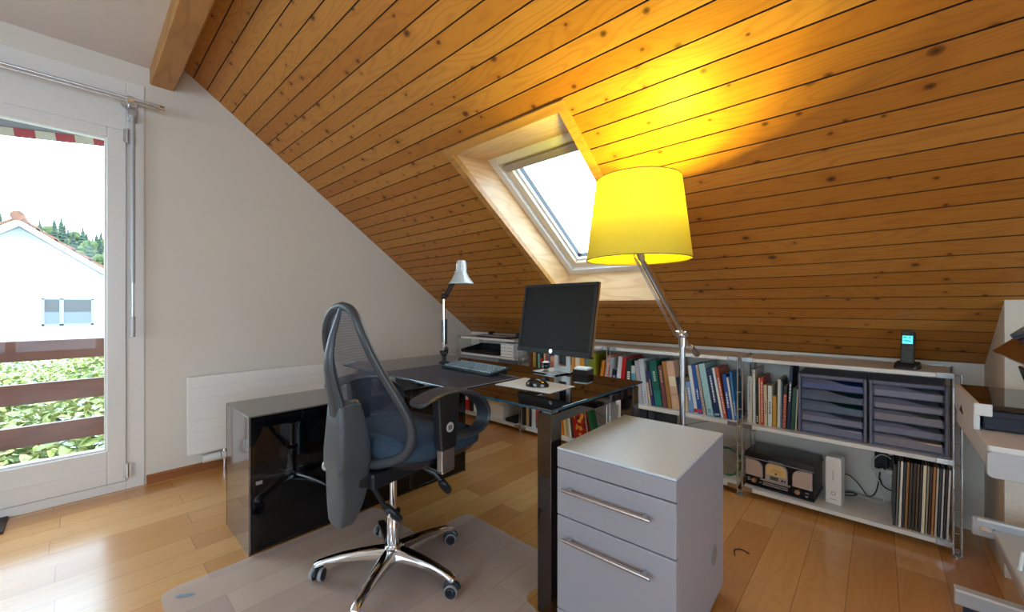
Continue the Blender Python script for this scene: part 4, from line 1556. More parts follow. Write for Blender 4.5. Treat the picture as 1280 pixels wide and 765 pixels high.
# middle shelf behind the lamp pole (second bay from the right)
G2 = 'books on the middle shelf behind the lamp pole'
rows = [
    (752, 757.5, 758.5, 445, .20, (220, 120, 96), 'salmon and white striped book leaning right, beside the shelf post', ((240, 214, 200), .05, .95, .6)),
    (757.8, 761.3, 761.6, 447, .22, (196, 200, 204), 'thin grey plastic folder between the striped book and the blue paperback'),
    (761.6, 767.8, 762, 461, .16, (34, 60, 132), 'short blue paperback with black and white top, left of the white binder', (W, .1, .8, .3), (K, .82, .98, 1)),
    (768.2, 773.2, 768.2, 445, .24, (232, 234, 240), 'thick white binder left of the tall red book'),
    (773.6, 778.6, 772.8, 446, .27, (206, 28, 36), 'tall bright red book beside the white binder', (W, .05, .35, .7)),
    (782.2, 788.6, 777.6, 449, .22, (14, 62, 48), 'dark green book with white spine letters right of the tall red book', (W, .1, .72, .55)),
    (789.4, 794.2, 785.4, 457, .20, (206, 220, 206), 'pale book with a light blue picture, right of the dark green book', ((90, 160, 190), .3, .8, .9)),
    (799.0, 804.4, 790.6, 451, .23, (186, 186, 200), 'lilac grey slim box file leaning left on the middle shelf'),
    (804.8, 811.0, 797.0, 449, .27, (206, 216, 224), 'tall whitish binder right of the lilac grey box file', ((150, 160, 170), .03, .3, .3)),
    (811.4, 814.2, 807.4, 478, .15, (214, 186, 158), 'small beige book tucked between the whitish binder and violet book'),
    (814.6, 818.4, 808.6, 463, .19, (48, 46, 120), 'violet blue paperback left of the big teal hardback', ((190, 180, 120), .3, .75, .35)),
    (819.2, 828.6, 810.8, 451, .24, (22, 104, 92), 'big teal green hardback with pale title on the spine', ((180, 210, 190), .55, .78, .35), ((30, 130, 124), .02, .34, 1)),
    (829.0, 834.6, 822.0, 457, .20, (122, 76, 76), 'mauve brown book right of the big teal hardback', ((200, 160, 150), .6, .9, .35)),
    (835.2, 840.2, 827.2, 452, .22, (178, 124, 60), 'thin golden brown album left of the beige banded volume'),
    (840.6, 850.6, 832.2, 451.5, .24, (218, 178, 150), 'thick beige banded volume with a cream spine label', ((190, 146, 120), .30, .32, .9), ((236, 222, 190), .48, .68, 1)),
    (851.2, 854.2, 845.2, 472, .16, (24, 44, 74), 'thin navy book right of the thick beige volume', (W, .05, .12, .6)),
    (855.6, 861.4, 850.6, 474, .17, (216, 190, 150), 'sand coloured book half hidden by the steel lamp pole'),
    (861.8, 867.8, 856.8, 477, .18, (120, 158, 204), 'light blue paperback right of the steel lamp pole', (W, .4, .8, .3)),
    (868.2, 872.8, 857.4, 457, .22, (222, 226, 228), 'thin white book leaning left beside the blue and red book', ((200, 40, 50), .02, .1, 1)),
    (873.2, 878.6, 861.6, 456, .22, (40, 84, 158), 'mid blue book with red foot, right of the thin white book', (W, .3, .5, .3), ((196, 52, 66), .03, .1, 1)),
    (879.2, 882.6, 867.4, 456.5, .21, (206, 190, 172), 'thin beige striped book left of the pale aqua book', ((110, 100, 90), .05, .95, .3)),
    (884.0, 892.6, 872.8, 455, .25, (166, 204, 210), 'broad pale aqua book leaning on the middle shelf', ((90, 150, 160), .06, .13, .5)),
    (893.2, 901.0, 882.6, 461, .23, (20, 46, 92), 'broad navy book with white vertical title', (W, .3, .85, .28), ((150, 190, 200), .03, .07, .5)),
    (901.4, 904.8, 889.6, 460, .22, (224, 226, 226), 'slim white book between the navy and the orange book'),
    (905.2, 909.2, 893.6, 460, .22, (202, 88, 52), 'slim orange red book leaning left', ((240, 210, 200), .1, .8, .4)),
    (910.2, 915.2, 902.4, 468, .19, (24, 76, 160), 'royal blue paperback right of the orange red book', (W, .25, .6, .4)),
    (915.6, 918.4, 907.6, 472, .18, (220, 222, 224), 'narrow white paperback between the two blue paperbacks'),
    (918.8, 921.4, 911.6, 465, .20, (58, 128, 190), 'sky blue paperback next to the shelf post', (W, .1, .4, .4)),
]
px_books(rows, ZM, G2)
# books on the middle shelf, first bay
G1 = 'books beside the drawer boxes'
rows = [
    (934.4, 940.4, 934.2, 470, .20, (196, 194, 186), 'grey white paperback, leftmost book of the right hand bay', ((120, 118, 112), .45, .9, .25)),
    (940.8, 944.6, 940.4, 462, .24, (214, 212, 202), 'tall cream book right of the grey white paperback'),
    (945.0, 948.2, 944.9, 479, .18, (26, 26, 28), 'thin black book left of the vermilion book', (W, .05, .2, .4)),
    (948.6, 950.4, 947.6, 472, .2, (222, 176, 126), 'very thin apricot book beside the vermilion book'),
    (950.6, 954.8, 949.4, 471.5, .2, (190, 58, 34), 'vermilion book with pale vertical title', ((240, 200, 176), .06, .92, .4)),
    (955.2, 959.4, 954.4, 481, .17, (206, 186, 150), 'beige paperback right of the vermilion book', ((110, 90, 70), .3, .6, .25)),
    (959.8, 965.2, 959.8, 482, .17, (214, 214, 204), 'off white paperback left of the short mustard book', ((60, 60, 60), .3, .6, .3)),
    (965.6, 970.8, 965.4, 495, .14, (192, 138, 42), 'short mustard yellow book in the right hand bay'),
    (971.4, 975.4, 972.2, 474, .2, (210, 206, 196), 'cream book between the mustard book and grey blue book'),
    (975.8, 977.6, 975.8, 477, .19, (96, 112, 128), 'thin grey blue book left of the black and orange book'),
    (977.9, 982.6, 979.6, 482, .18, (34, 28, 26), 'black book with orange pattern on the spine', ((214, 110, 70), .02, .8, .8)),
    (983.2, 987.4, 987.2, 459, .25, (22, 30, 66), 'tall navy book with white title near the drawer boxes', (W, .45, .75, .35)),
    (988.0, 993.4, 991.0, 485, .18, (16, 66, 46), 'dark green book next to the left drawer box'),
    (993.8, 995.4, 996.0, 487, .18, (214, 196, 168), 'thin cream book touching the left drawer box'),
]
px_books(rows, ZM, G1, 2.66)
# third bay, middle shelf, seen under the monitor
G3 = 'books seen below the monitor'
rows = [
    (661.5, 665.6, 661.5, 441, .2, (96, 46, 30), 'dark brown book, leftmost of those seen below the monitor'),
    (666.0, 669.8, 666.0, 440, .2, (188, 146, 56), 'golden yellow book right of the dark brown one below the monitor', ((110, 70, 20), .3, .7, .3)),
    (670.2, 671.8, 670.2, 441, .2, (26, 24, 24), 'thin black book right of the golden yellow one below the monitor'),
    (672.2, 674.8, 672.2, 442, .2, (120, 168, 150), 'pale teal book left of the red banded black book'),
    (675.2, 679.2, 675.2, 441, .2, (40, 22, 24), 'black book with a red band, seen below the monitor', None, ((190, 30, 40), .70, .84, 1)),
    (679.6, 681.4, 679.6, 442, .2, (226, 196, 150), 'thin cream book right of the red banded black book'),
    (681.8, 685.2, 681.8, 443, .19, (162, 78, 54), 'rust red book left of the thin blue book below the monitor'),
    (685.6, 687.2, 685.6, 443, .19, (84, 108, 150), 'thin blue book left of the peach book below the monitor'),
    (687.8, 693.0, 687.8, 445, .19, (224, 164, 128), 'peach coloured book with a picture, left of the monitor stand', ((190, 90, 70), .6, .85, .7)),
    (712.5, 718.5, 712.5, 444, .2, (222, 150, 66), 'orange book right of the monitor stand'),
    (719.0, 725.0, 719.0, 447, .2, (246, 224, 190), 'cream book between the two orange books behind the memo box'),
    (725.4, 730.4, 725.4, 447, .2, (236, 164, 40), 'bright amber book left of the grey green folder'),
    (731.0, 736.5, 731.0, 448, .22, (112, 134, 128), 'grey green folder left of the leaning olive folder'),
    (737.0, 745.5, 733.4, 441, .24, (134, 140, 24), 'olive green folder leaning left near the shelf post'),
    (746.6, 750.6, 752.6, 451, .2, (226, 142, 34), 'orange book leaning right against the shelf post'),
]
px_books(rows, ZM, G3)
# third bay, bottom shelf (either side of the desk leg)
G4 = 'books on the bottom shelf beside the desk leg'
rows = [
    (657.6, 661.2, 657.6, 509, .2, (186, 160, 110), 'tan book right of the black folder on the bottom shelf'),
    (661.6, 664.0, 661.6, 509, .2, (30, 30, 30), 'thin black book between the tan book and white book'),
    (664.6, 669.6, 664.6, 511, .2, (206, 210, 206), 'whitish book left of the red one on the bottom shelf'),
    (671.5, 674.5, 669.6, 511, .2, (206, 62, 36), 'bright red book left of the near desk leg'),
    (697.0, 700.0, 693.5, 522, .2, (238, 214, 160), 'cream book right of the near desk leg'),
    (701.0, 704.6, 698.6, 521.5, .2, (226, 120, 30), 'vivid orange book right of the near desk leg'),
    (705.4, 708.6, 703.4, 520, .2, (224, 196, 130), 'straw yellow book right of the vivid orange book'),
    (709.2, 711.4, 707.2, 519, .2, (188, 174, 130), 'khaki book left of the white magazine on the bottom shelf'),
    (712.0, 714.4, 709.0, 518, .2, (238, 236, 226), 'thin white magazine left of the dark book on the bottom shelf'),
    (714.8, 717.0, 711.6, 517.5, .2, (60, 50, 44), 'thin dark book left of the crimson book'),
    (717.6, 722.0, 714.0, 516, .2, (178, 34, 30), 'crimson book beside the colourful picture book'),
    (741.0, 744.4, 732.8, 509, .08, (30, 92, 50), 'green book leaning behind the colourful picture book'),
]
px_books(rows, ZB, G4)
# colourful picture book: leaning with its cover facing out
t = NT('colourful_cover')
tc = t.n('TexCoord')
vo = t.n('TexVoronoi')
vo.inputs['Scale'].default_value = 46
t.l(tc.outputs['Object'], vo.inputs['Vector'])
t.l(t.ramp(t.noise(vo.outputs['Position'], 60, 2), [(.30, srgb(70, 40, 26)), (.42, srgb(176, 28, 22)), (.5, srgb(214, 150, 50)), (.58, srgb(150, 36, 26)), (.68, srgb(226, 196, 120))], 'CONSTANT'), t.b.inputs['Base Color'])
t.b.inputs['Roughness'].default_value = .35
p0, p1 = ony(723, 500, YB), ony(739.5, 500, YB)
pb = thing('picture_book', 'colourful picture book showing its red and gold cover on the bottom shelf', 'book', (p0.x + .004, YB - .022, ZB + .003), 0, G4)
pb.rotation_euler = (R(-4), -R(13), 0)
B().box(0, .100, 0, .003, 0, .215).out('front_cover', t.m, pb, smooth=0)
B().box(.002, .098, .003, .014, .002, .213).out('page_block', M_pages, pb, smooth=0)
B().box(0, .100, .014, .017, 0, .215).out('back_cover', bmat((30, 92, 50)), pb, smooth=0)
# bay 2, bottom shelf
G5 = 'folders on the bottom shelf behind the far desk leg'
rows = [
    (773.0, 776.0, 773.0, 505, .25, (236, 232, 222), 'thin white folder left of the far desk leg on the bottom shelf'),
    (776.4, 779.2, 776.4, 507, .25, (214, 150, 96), 'thin tan folder left of the far desk leg on the bottom shelf'),
    (779.6, 783.8, 779.6, 507, .25, (226, 214, 200), 'cream folder touching the far desk leg on the bottom shelf'),
    (800, 809, 800, 510, .26, (28, 40, 56), 'dark slate lever file on the bottom shelf right of the far desk leg'),
    (810, 819, 810, 511, .26, (34, 50, 66), 'blue grey lever file between the two dark files'),
    (820, 829, 820, 513, .26, (24, 32, 46), 'dark navy lever file left of the steel lamp pole'),
]
px_books(rows, ZB, G5)
# bay 4 bottom: red binders, box, paper stack, folder
G6 = 'red binders on the bottom shelf'
rows = [
    (575.5, 580.4, 575.5, 490, .24, (200, 44, 30), 'red ring binder, left of the pair on the bottom shelf'),
    (580.8, 586.4, 580.8, 490, .24, (196, 40, 28), 'red ring binder, right of the pair on the bottom shelf', (W, .6, .8, .6)),
    (587.0, 590.4, 587.0, 492, .22, (34, 40, 34), 'thin black folder beside the red ring binders'),
]
px_books(rows, ZB, G6)


def fz(px, py, Y):
    return ony(px, py, Y)


x0, x1 = ony(592, 500, 2.66).x, ony(601, 500, 2.66).x
bx = thing('archive_box', 'white cardboard archive box on the bottom shelf beside the red binders', 'box', ((x0 + x1) / 2, 2.66, ZB + .0004))
hw = (x1 - x0) / 2
B().box(-hw, hw, 0, .26, 0, .235).out('case', M_paper, bx, smooth=0, bev=.002)
B().box(-hw - .001, hw + .001, -.002, .262, .236, .250).out('lid', M_white, bx, smooth=0, bev=.002)
x0, x1 = ony(603.5, 505, 2.66).x, ony(630, 520, 2.66).x
GP = 'paper stacks on the bottom shelf'
zz = ZB + .0004
for i, (h_, lab, col) in enumerate(((.058, 'thick ream of white paper at the bottom of the stack', M_paper), (.06, 'ream of white paper on top of the other ream', M_paper), (.022, 'stack of cream sheets with a printed page on top', pm('cream_sheets', srgb(224, 210, 180), .8)))):
    st_ = thing('paper_stack', lab + ', bottom shelf', 'paper', ((x0 + x1) / 2, 2.65, zz), R((0, 1.2, -1.5)[i]), GP)
    hw = (x1 - x0) / 2 - .004 * i
    b = B()
    n = 6
    for q in range(n):
        o_ = (.0008, -.0006, .0003, -.001, .0006, 0)[q]
        b.box(-hw + o_, hw + o_, o_, .29 + o_, h_ * q / n, h_ * (q + 1) / n - .0003)
    b.out('sheets', col, st_, smooth=0)
    if i == 2:
        b = B().box(-hw * .6, hw * .2, .05, .14, h_, h_ + .0006).box(-hw * .2, hw * .7, .16, .19, h_, h_ + .0006)
        b.out('printed_block', pm('ink_brown', srgb(110, 96, 80), .8), st_, smooth=0)
    zz += h_ + .0003
x0, x1 = ony(631.5, 520, 2.64).x, ony(645, 520, 2.64).x
fo = thing('folder', 'flat black folder lying on the bottom shelf next to the paper stack', 'folder', ((x0 + x1) / 2, 2.64, ZB + .0004))
hw = (x1 - x0) / 2
B().box(-hw, hw, 0, .30, 0, .003).out('lower_cover', M_blackmatt, fo, smooth=0)
B().box(-hw + .002, hw - .003, .004, .297, .003, .024).out('contents', M_black, fo, smooth=0)
B().box(-hw, hw, 0, .30, .024, .027).out('upper_cover', M_blackmatt, fo, smooth=0, bev=.001)
x0, x1 = ony(650.5, 520, 2.66).x, ony(657, 520, 2.66).x
add_book(x0, (x1 - x0) * .95, .26, .22, 0, ZB, (26, 27, 30), 'broad black folder left of the tan book on the bottom shelf', G4, 2.66)

# bay 4: clear box with black tray, white label box
Xa = PX[4] + .04
M_clear = pm('clear_grey_plastic', srgb(176, 178, 184), .25, var=.03, alpha=.62)
cb_ = thing('clear_box', 'clear plastic storage box under the black tray in the left bay', 'box', (Xa + .26, 2.64, .4005))
# a lower steel shelf carries the box
s = B().box(PX[4] + .016 - ox, PX[3] - .016 - ox, SYF - .004 - oy, SYB - oy, .38, .40).out('shelf', M_shelf, su, smooth=0, bev=.0015)
b = B().box(-.25, .25, 0, .004, 0, .2).box(-.25, .25, .276, .28, 0, .2).box(-.25, -.246, .004, .276, 0, .2).box(.246, .25, .004, .276, 0, .2).box(-.25, .25, 0, .28, -.0, .004)
b.out('shell', M_clear, cb_, smooth=0)
B().box(-.24, .24, .01, .27, .006, .11).out('contents', M_paper, cb_, smooth=0)
B().box(-.255, .255, -.004, .284, .2, .214).out('lid', M_clear, cb_, smooth=0, bev=.003)
B().box(-.02, .10, -.0015, 0, .12, .165).out('label', pm('label_tan', srgb(170, 128, 90), .7), cb_, smooth=0)
tr = thing('letter_tray', 'black mesh letter tray on the upper shelf of the left bay', 'tray', (Xa + .25, 2.635, ZL + .0005))
b = B().box(-.255, .255, 0, .28, 0, .004)
b.hexa([(-.255, 0, .004), (.255, 0, .004), (.255, .004, .004), (-.255, .004, .004), (-.26, -.004, .026), (.26, -.004, .026), (.26, 0, .026), (-.26, 0, .026)])
b.hexa([(-.255, .276, .004), (.255, .276, .004), (.255, .28, .004), (-.255, .28, .004), (-.26, .282, .07), (.26, .282, .07), (.26, .286, .07), (-.26, .286, .07)])
b.hexa([(-.255, 0, .004), (-.251, 0, .004), (-.251, .28, .004), (-.255, .28, .004), (-.26, -.004, .026), (-.256, -.004, .026), (-.256, .286, .07), (-.26, .286, .07)])
b.hexa([(.251, 0, .004), (.255, 0, .004), (.255, .28, .004), (.251, .28, .004), (.256, -.004, .026), (.26, -.004, .026), (.26, .286, .07), (.256, .286, .07)])
b.out('basket', M_blackmatt, tr, smooth=0)
B().box(-.22, .22, .02, .26, .004, .014).out('contents', M_black, tr, smooth=0)
# the label box stands in front of the shelf edge line
x0, x1 = ony(627.4, 450, 2.66).x, ony(643, 450, 2.66).x
lb = thing('card_box', 'white card file box with rows of small labelled drawers in the left bay', 'box', ((x0 + x1) / 2, 2.64, ZL + .0005))
hw = (x1 - x0) / 2
hb_ = .118
b = B().box(-hw, hw, .004, .20, 0, hb_).out('case', M_white, lb, smooth=0, bev=.001)
for r in range(4):
    for c in range(2):
        xx = -hw + .004 + c * hw
        dr = B().box(xx, xx + hw - .006, .0, .004, .003 + r * hb_ / 4, (r + 1) * hb_ / 4 - .002).out('drawer', M_paper, lb, smooth=0)
        B().box(xx + .006, xx + hw - .012, -.0008, 0, .018 + r * hb_ / 4, .022 + r * hb_ / 4).out('label', pm('label_grey', srgb(150, 140, 130), .8), dr, smooth=0)
# paper trimmer on top
x0, x1 = ony(597, 420, 2.68).x, ony(640, 425, 2.68).x
pt = thing('paper_trimmer', 'black and silver paper trimmer on top of the left end of the shelves', 'paper trimmer', ((x0 + x1) / 2, 2.65, ZT + .0005), R(-2))
hw = (x1 - x0) / 2
B().box(-hw, hw, 0, .20, 0, .012).out('base', M_black, pt, smooth=0, bev=.003)
B().box(-hw + .02, hw - .06, -.002, .012, .012, .020).out('edge_rule', M_alu, pt, smooth=0, bev=.002)
B().box(-hw + .04, hw - .02, .06, .15, .012, .016).out('bed', M_alu, pt, smooth=0)
B().box(-hw + .05, hw - .02, .152, .178, .020, .030).out('guide_rail', M_chrome, pt, smooth=0, bev=.003)
for xx in (-hw + .05, hw - .02):
    B().cyl((xx, .135, .026), (xx, .19, .026), .0255 if xx > 0 else .019).out('end_knob', M_blackmatt, pt)

# ------------------------------------------------------------------ drawer boxes
M_dbx = pm('smoky_blue_plastic', srgb(104, 106, 126), .28, var=.04, alpha=.93)
M_dfr = pm('smoky_clear_front', srgb(128, 132, 158), .18, var=.03, alpha=.30)
cols1 = [(52, 96, 196), (10, 96, 110), (12, 98, 100), (176, 170, 186), (150, 150, 166)]
cols2 = [(206, 204, 214), (212, 206, 210), (200, 190, 178), (172, 172, 188), (206, 176, 156)]
for n_, (xl, xr, cols, lab) in enumerate(((997.5, 1083.5, cols1, 'left smoky blue box of five drawers with blue and green files'),
                                         (1086.5, 1186.5, cols2, 'right smoky blue box of five drawers with pale papers, by the end post'))):
    x0, x1 = ony(xl, 500, 2.645).x, ony(xr, 520, 2.645).x
    x1 = min(x1, PX[0] - .022)
    w = x1 - x0
    H = .318
    db = thing('drawer_box', lab, 'drawer box', (x0, 2.645, ZM + .0005))
    dpt = .285
    b = B().box(0, .012, 0, dpt, 0, H).box(w - .012, w, 0, dpt, 0, H).box(.012, w - .012, 0, dpt, H - .016, H).box(.012, w - .012, 0, dpt, 0, .008).box(.012, w - .012, dpt - .006, dpt, .008, H - .016)
    b.out('case', M_dbx, db, smooth=0, bev=.003)
    ph = (H - .026) / 5
    for r in range(5):
        z0 = .009 + r * ph
        z1 = z0 + ph - .003
        # front with a dipped grip edge on its right half
        pts = [(.014, z0), (w - .014, z0), (w - .014, z1 - .022), (w * .80, z1 - .023), (w * .66, z1 - .017), (w * .52, z1 - .007), (w * .42, z1 - .002), (.014, z1 - .002)]
        dr = B().prism(pts, .004, .008, 'y').out('drawer', M_dfr, db, smooth=0)
        B().box(.014, w - .014, .008, dpt - .01, z0, z0 + .003).out('tray', M_dfr, dr, smooth=0)
        c = cols[4 - r]
        B().box(.02, w - .02, .012, dpt - .03, z0 + .003, z0 + ph * (.66, .5, .58, .42, .52)[r]).out('papers', bmat(c), dr, smooth=0)
    B().box(.012, w - .012, .010, dpt - .01, H - .020, H - .017).out('divider', M_dbx, db, smooth=0)

# ------------------------------------------------------------------ radio
t = NT('speaker_cloth')
tc = t.n('TexCoord')
sx = t.n('SeparateXYZ')
t.l(tc.outputs['Object'], sx.inputs[0])
st = t.math('FLOORED_MODULO', t.math('MULTIPLY', t.math('ADD', sx.outputs[0], sx.outputs[2]), 110), 1.0)
t.l(t.ramp(st, [(.2, srgb(150, 122, 112)), (.6, srgb(206, 186, 170))]), t.b.inputs['Base Color'])
t.b.inputs['Roughness'].default_value = .8
M_cloth = t.m
M_rad_b = pm('radio_black', srgb(14, 16, 24), .22, var=.05)
M_rad_s = pm('radio_silver', srgb(190, 186, 190), .3, .5, var=.03)
RW, RH, RDp = .335, .175, .25
ra = thing('radio', 'black retro style record player radio with striped speaker grilles', 'radio', (-.585, 2.655, ZB + .0005), R(-4))
b = B().box(.004, RW - .004, .012, RDp, .008, RH - .012)
b.box(.0, RW, .004, RDp, .004, .016)
b.out('case', M_rad_b, ra, smooth=0, bev=.004)
b = B().hexa([(-.002, .0, RH - .012), (RW + .002, .0, RH - .012), (RW + .002, RDp, RH - .012), (-.002, RDp, RH - .012), (.004, .012, RH + .022), (RW - .004, .012, RH + .022), (RW - .004, RDp - .01, RH + .022), (.004, RDp - .01, RH + .022)])
b.out('lid', M_rad_b, ra, smooth=0, bev=.004)
B().box(.002, RW - .002, -.001, .004, RH - .0125, RH - .0095).out('lid_trim', M_rad_s, ra, smooth=0)


def arch(x0, x1, z0, z1, r, side):
    """grille outline with one big rounded top corner"""
    pts = [(x0, z0), (x1, z0)]
    if side == 'r':
        pts += [(x1 - r + r * math.cos(R(a)), z1 - r + r * math.sin(R(a))) for a in range(0, 91, 15)] + [(x0, z1)]
    elif side == 'l':
        pts += [(x1, z1)] + [(x0 + r + r * math.cos(R(a)), z1 - r + r * math.sin(R(a))) for a in range(90, 181, 15)]
    else:
        pts += [(x1 - r + r * math.cos(R(a)), z1 - r + r * math.sin(R(a))) for a in range(0, 91, 15)] + [(x0 + r + r * math.cos(R(a)), z1 - r + r * math.sin(R(a))) for a in range(90, 181, 15)]
    return pts


for x0, x1, sd in ((.008, .095, 'r'), (RW - .098, RW - .010, 'l')):
    g = B().prism(arch(x0, x1, .062, RH - .020, .04, sd), .004, .012, 'y').out('speaker_rim', M_rad_s, ra, smooth=0)
    B().prism(arch(x0 + .004, x1 - .004, .066, RH - .024, .037, sd), .002, .0045, 'y').out('speaker_grille', M_cloth, g, smooth=0)
dl_ = B().prism(arch(.108, .214, .058, RH - .018, .03, 'b'), .003, .012, 'y').out('dial_plate', M_rad_s, ra, smooth=0)
B().prism(arch(.114, .208, .092, RH - .023, .026, 'b'), .001, .0035, 'y').out('tuning_dial', pm('dial_amber', srgb(226, 186, 120), .5), dl_, smooth=0)
b = B()
for k in range(9):
    a = R(20 + k * 17.5)
    b.hexa([(.161 + .020 * math.cos(a) - .001, .0003, .100 + .020 * math.sin(a)), (.161 + .020 * math.cos(a) + .001, .0003, .100 + .020 * math.sin(a)), (.161 + .020 * math.cos(a) + .001, .001, .100 + .020 * math.sin(a)), (.161 + .020 * math.cos(a) - .001, .001, .100 + .020 * math.sin(a)),
            (.161 + .030 * math.cos(a) - .001, .0003, .100 + .030 * math.sin(a)), (.161 + .030 * math.cos(a) + .001, .0003, .100 + .030 * math.sin(a)), (.161 + .030 * math.cos(a) + .001, .001, .100 + .030 * math.sin(a)), (.161 + .030 * math.cos(a) - .001, .001, .100 + .030 * math.sin(a))])
b.cyl((.161, .0, .104), (.161, .001, .104), .006)
b.out('dial_marks', pm('dial_ink', srgb(110, 80, 50), .6), dl_, smooth=0)
B().box(.132, .172, .001, .0035, .066, .086).out('display', pm('lcd_grey', srgb(84, 88, 70), .3), dl_, smooth=0)
b = B().cyl((.190, .003, .074), (.190, -.001, .074), .005).cyl((.203, .003, .074), (.203, -.001, .074), .004)
b.out('button', M_rad_b, dl_)
B().box(.082, .226, .002, .012, .050, .057).out('front_strip', M_rad_s, ra, smooth=0)
b = B().box(.095, .215, .002, .012, .037, .041).box(.095, .215, .002, .012, .026, .030)
b.out('disc_slot', M_rad_s, ra, smooth=0)
for xx in (.052, RW - .075):
    B().cyl((xx, .012, .038), (xx, -.006, .038), .0125).cyl((xx, -.006, .038), (xx, -.008, .038), .009).out('knob', pm('knob_champagne', srgb(214, 180, 150), .25, .8), ra)
b = B().box(.018, .032, .003, .012, .042, .047).box(.018, .032, .003, .012, .030, .036).box(RW - .040, RW - .024, .003, .012, .040, .043).box(RW - .040, RW - .028, .003, .012, .022, .026).box(.080, .086, .003, .012, .030, .036)
b.out('push_button', M_rad_s, ra, smooth=0)
b = B()
for k in range(10):
    b.box(.125 + k * .0072, .125 + k * .0072 + .0055, -.0012, -.0002, RH - .0075, RH - .0035)
b.out('lid_lettering', M_rad_s, ra, smooth=0)

# ------------------------------------------------------------------ router
rt_ = thing('router', 'slim white upright router between the radio and the records', 'router', (-.178, 2.70, ZB + .0005), R(-8))
b = B()
b.prism([(-.034, 0), (.034, 0), (.034, .150), (.034, .235), (.028, .246), (-.028, .246), (-.034, .235)], 0, .075, 'y')
b.out('case', pm('router_white', srgb(236, 232, 228), .35, var=.01), rt_, smooth=0, bev=.004)
M_mk = pm('router_print', srgb(190, 184, 182), .5)
b = B()
for k in range(6):
    b.box(-.003, .003, -.0008, 0, .125 + k * .009, .131 + k * .009)
b.box(-.014, .014, -.0008, 0, .022, .026)
b.out('printed_mark', M_mk, rt_, smooth=0)
rr = []
for yy, r_ in ((-.0008, .010), (-.0008, .0075)):
    rr.append([(r_ * math.cos(q), yy, .056 + r_ * math.sin(q)) for q in [2 * math.pi * k / 20 for k in range(20)]])
B().tube([(.009 * math.cos(q), -.0006, .056 + .009 * math.sin(q)) for q in [2 * math.pi * k / 20 for k in range(20)]], .0014, 6, closed=True).out('power_ring', pm('router_ring', srgb(150, 144, 140), .4), rt_)

# ------------------------------------------------------------------ plugs and cables on the bottom shelf
zc = ZB + .004
ad = ony(1117, 577, 2.93)
pw = thing('power_adapter', 'black power adapter plugged in behind the records', 'adapter', (ad.x, 2.968, ad.z - .02))
b = B().box(-.075, -.02, -.055, 0, -.03, .055).box(-.02, .075, -.05, 0, -.015, .04).cyl((-.05, -.055, -.01), (-.05, -.07, -.012), .014)
b.out('block', M_blackmatt, pw, smooth=0, bev=.006)
B().box(-.03, .0, -.075, -.05, -.04, -.02).out('plug', M_paper, pw, smooth=0, bev=.004)


def cable(lab, pts, r, mat, grp=None):
    q = smooth_path([tuple(p) for p in pts], 3)
    bs = Vector(pts[0])
    o = B().tube(q, r, 8).out('cable', mat, smooth=80, base=tuple(bs))
    tag(o, lab, 'cable', grp)
    return o


cw = pm('cable_white', srgb(206, 200, 190), .5)
Yc = 2.90
pc = lambda x, y, Y=Yc: ony(x, y, Y)
cable('black cable running from the white router along the shelf', [(-.15, 2.78, .17), pc(1058, 590, 2.86), pc(1075, 606), (pc(1085, 610).x, 2.9, zc), (pc(1096, 600).x, 2.92, .09), pc(1100, 590, 2.93)], .0028, M_blackmatt)
cable('white cable looping above the black power adapter', [pc(1104, 586, 2.88), pc(1090, 588, 2.88), pc(1089, 577, 2.88), pc(1098, 568, 2.88), pc(1108, 569, 2.88), pc(1114, 574, 2.88)], .0028, cw)
cable('white cable lying on the shelf between router and records', [pc(1094, 590, 2.87), pc(1100, 604, 2.87), (pc(1108, 612, 2.87).x, 2.87, zc), (pc(1090, 614, 2.87).x, 2.89, zc), (pc(1076, 610, 2.9).x, 2.91, zc), (pc(1066, 612, 2.9).x, 2.88, zc)], .0026, cw)
cable('black cable drooping below the power adapter', [pc(1100, 598, 2.90), pc(1103, 608, 2.88), pc(1115, 614, 2.88), pc(1127, 617, 2.88)], .0034, M_blackmatt)
cable('thin black cable coiled behind the router', [(-.16, 2.79, .08), (-.10, 2.84, .075), (-.085, 2.88, .075), (-.11, 2.90, .07), (-.16, 2.88, .065)], .003, M_blackmatt)
Mg = pm('cable_green', srgb(16, 104, 78), .5)
xg = ony(911, 590, 2.75).x
for k, (mat, lab, r_) in enumerate(((Mg, 'coiled green network cable beside the steel post left of the radio', .075), (cw, 'coiled cream cable lying with the green network cable', .062))):
    pts = []
    for q in range(40):
        a = q * .48
        pts.append((xg - .0 + (r_ + .008 * math.sin(q * 1.7)) * math.cos(a), (2.72, 2.86)[k] + .05 * math.sin(a), zc + .085 + (r_ + .01 * math.cos(q)) * .95 * math.sin(a + .4 * k) + .002 * k))
    cable(lab, pts, .0030, mat)

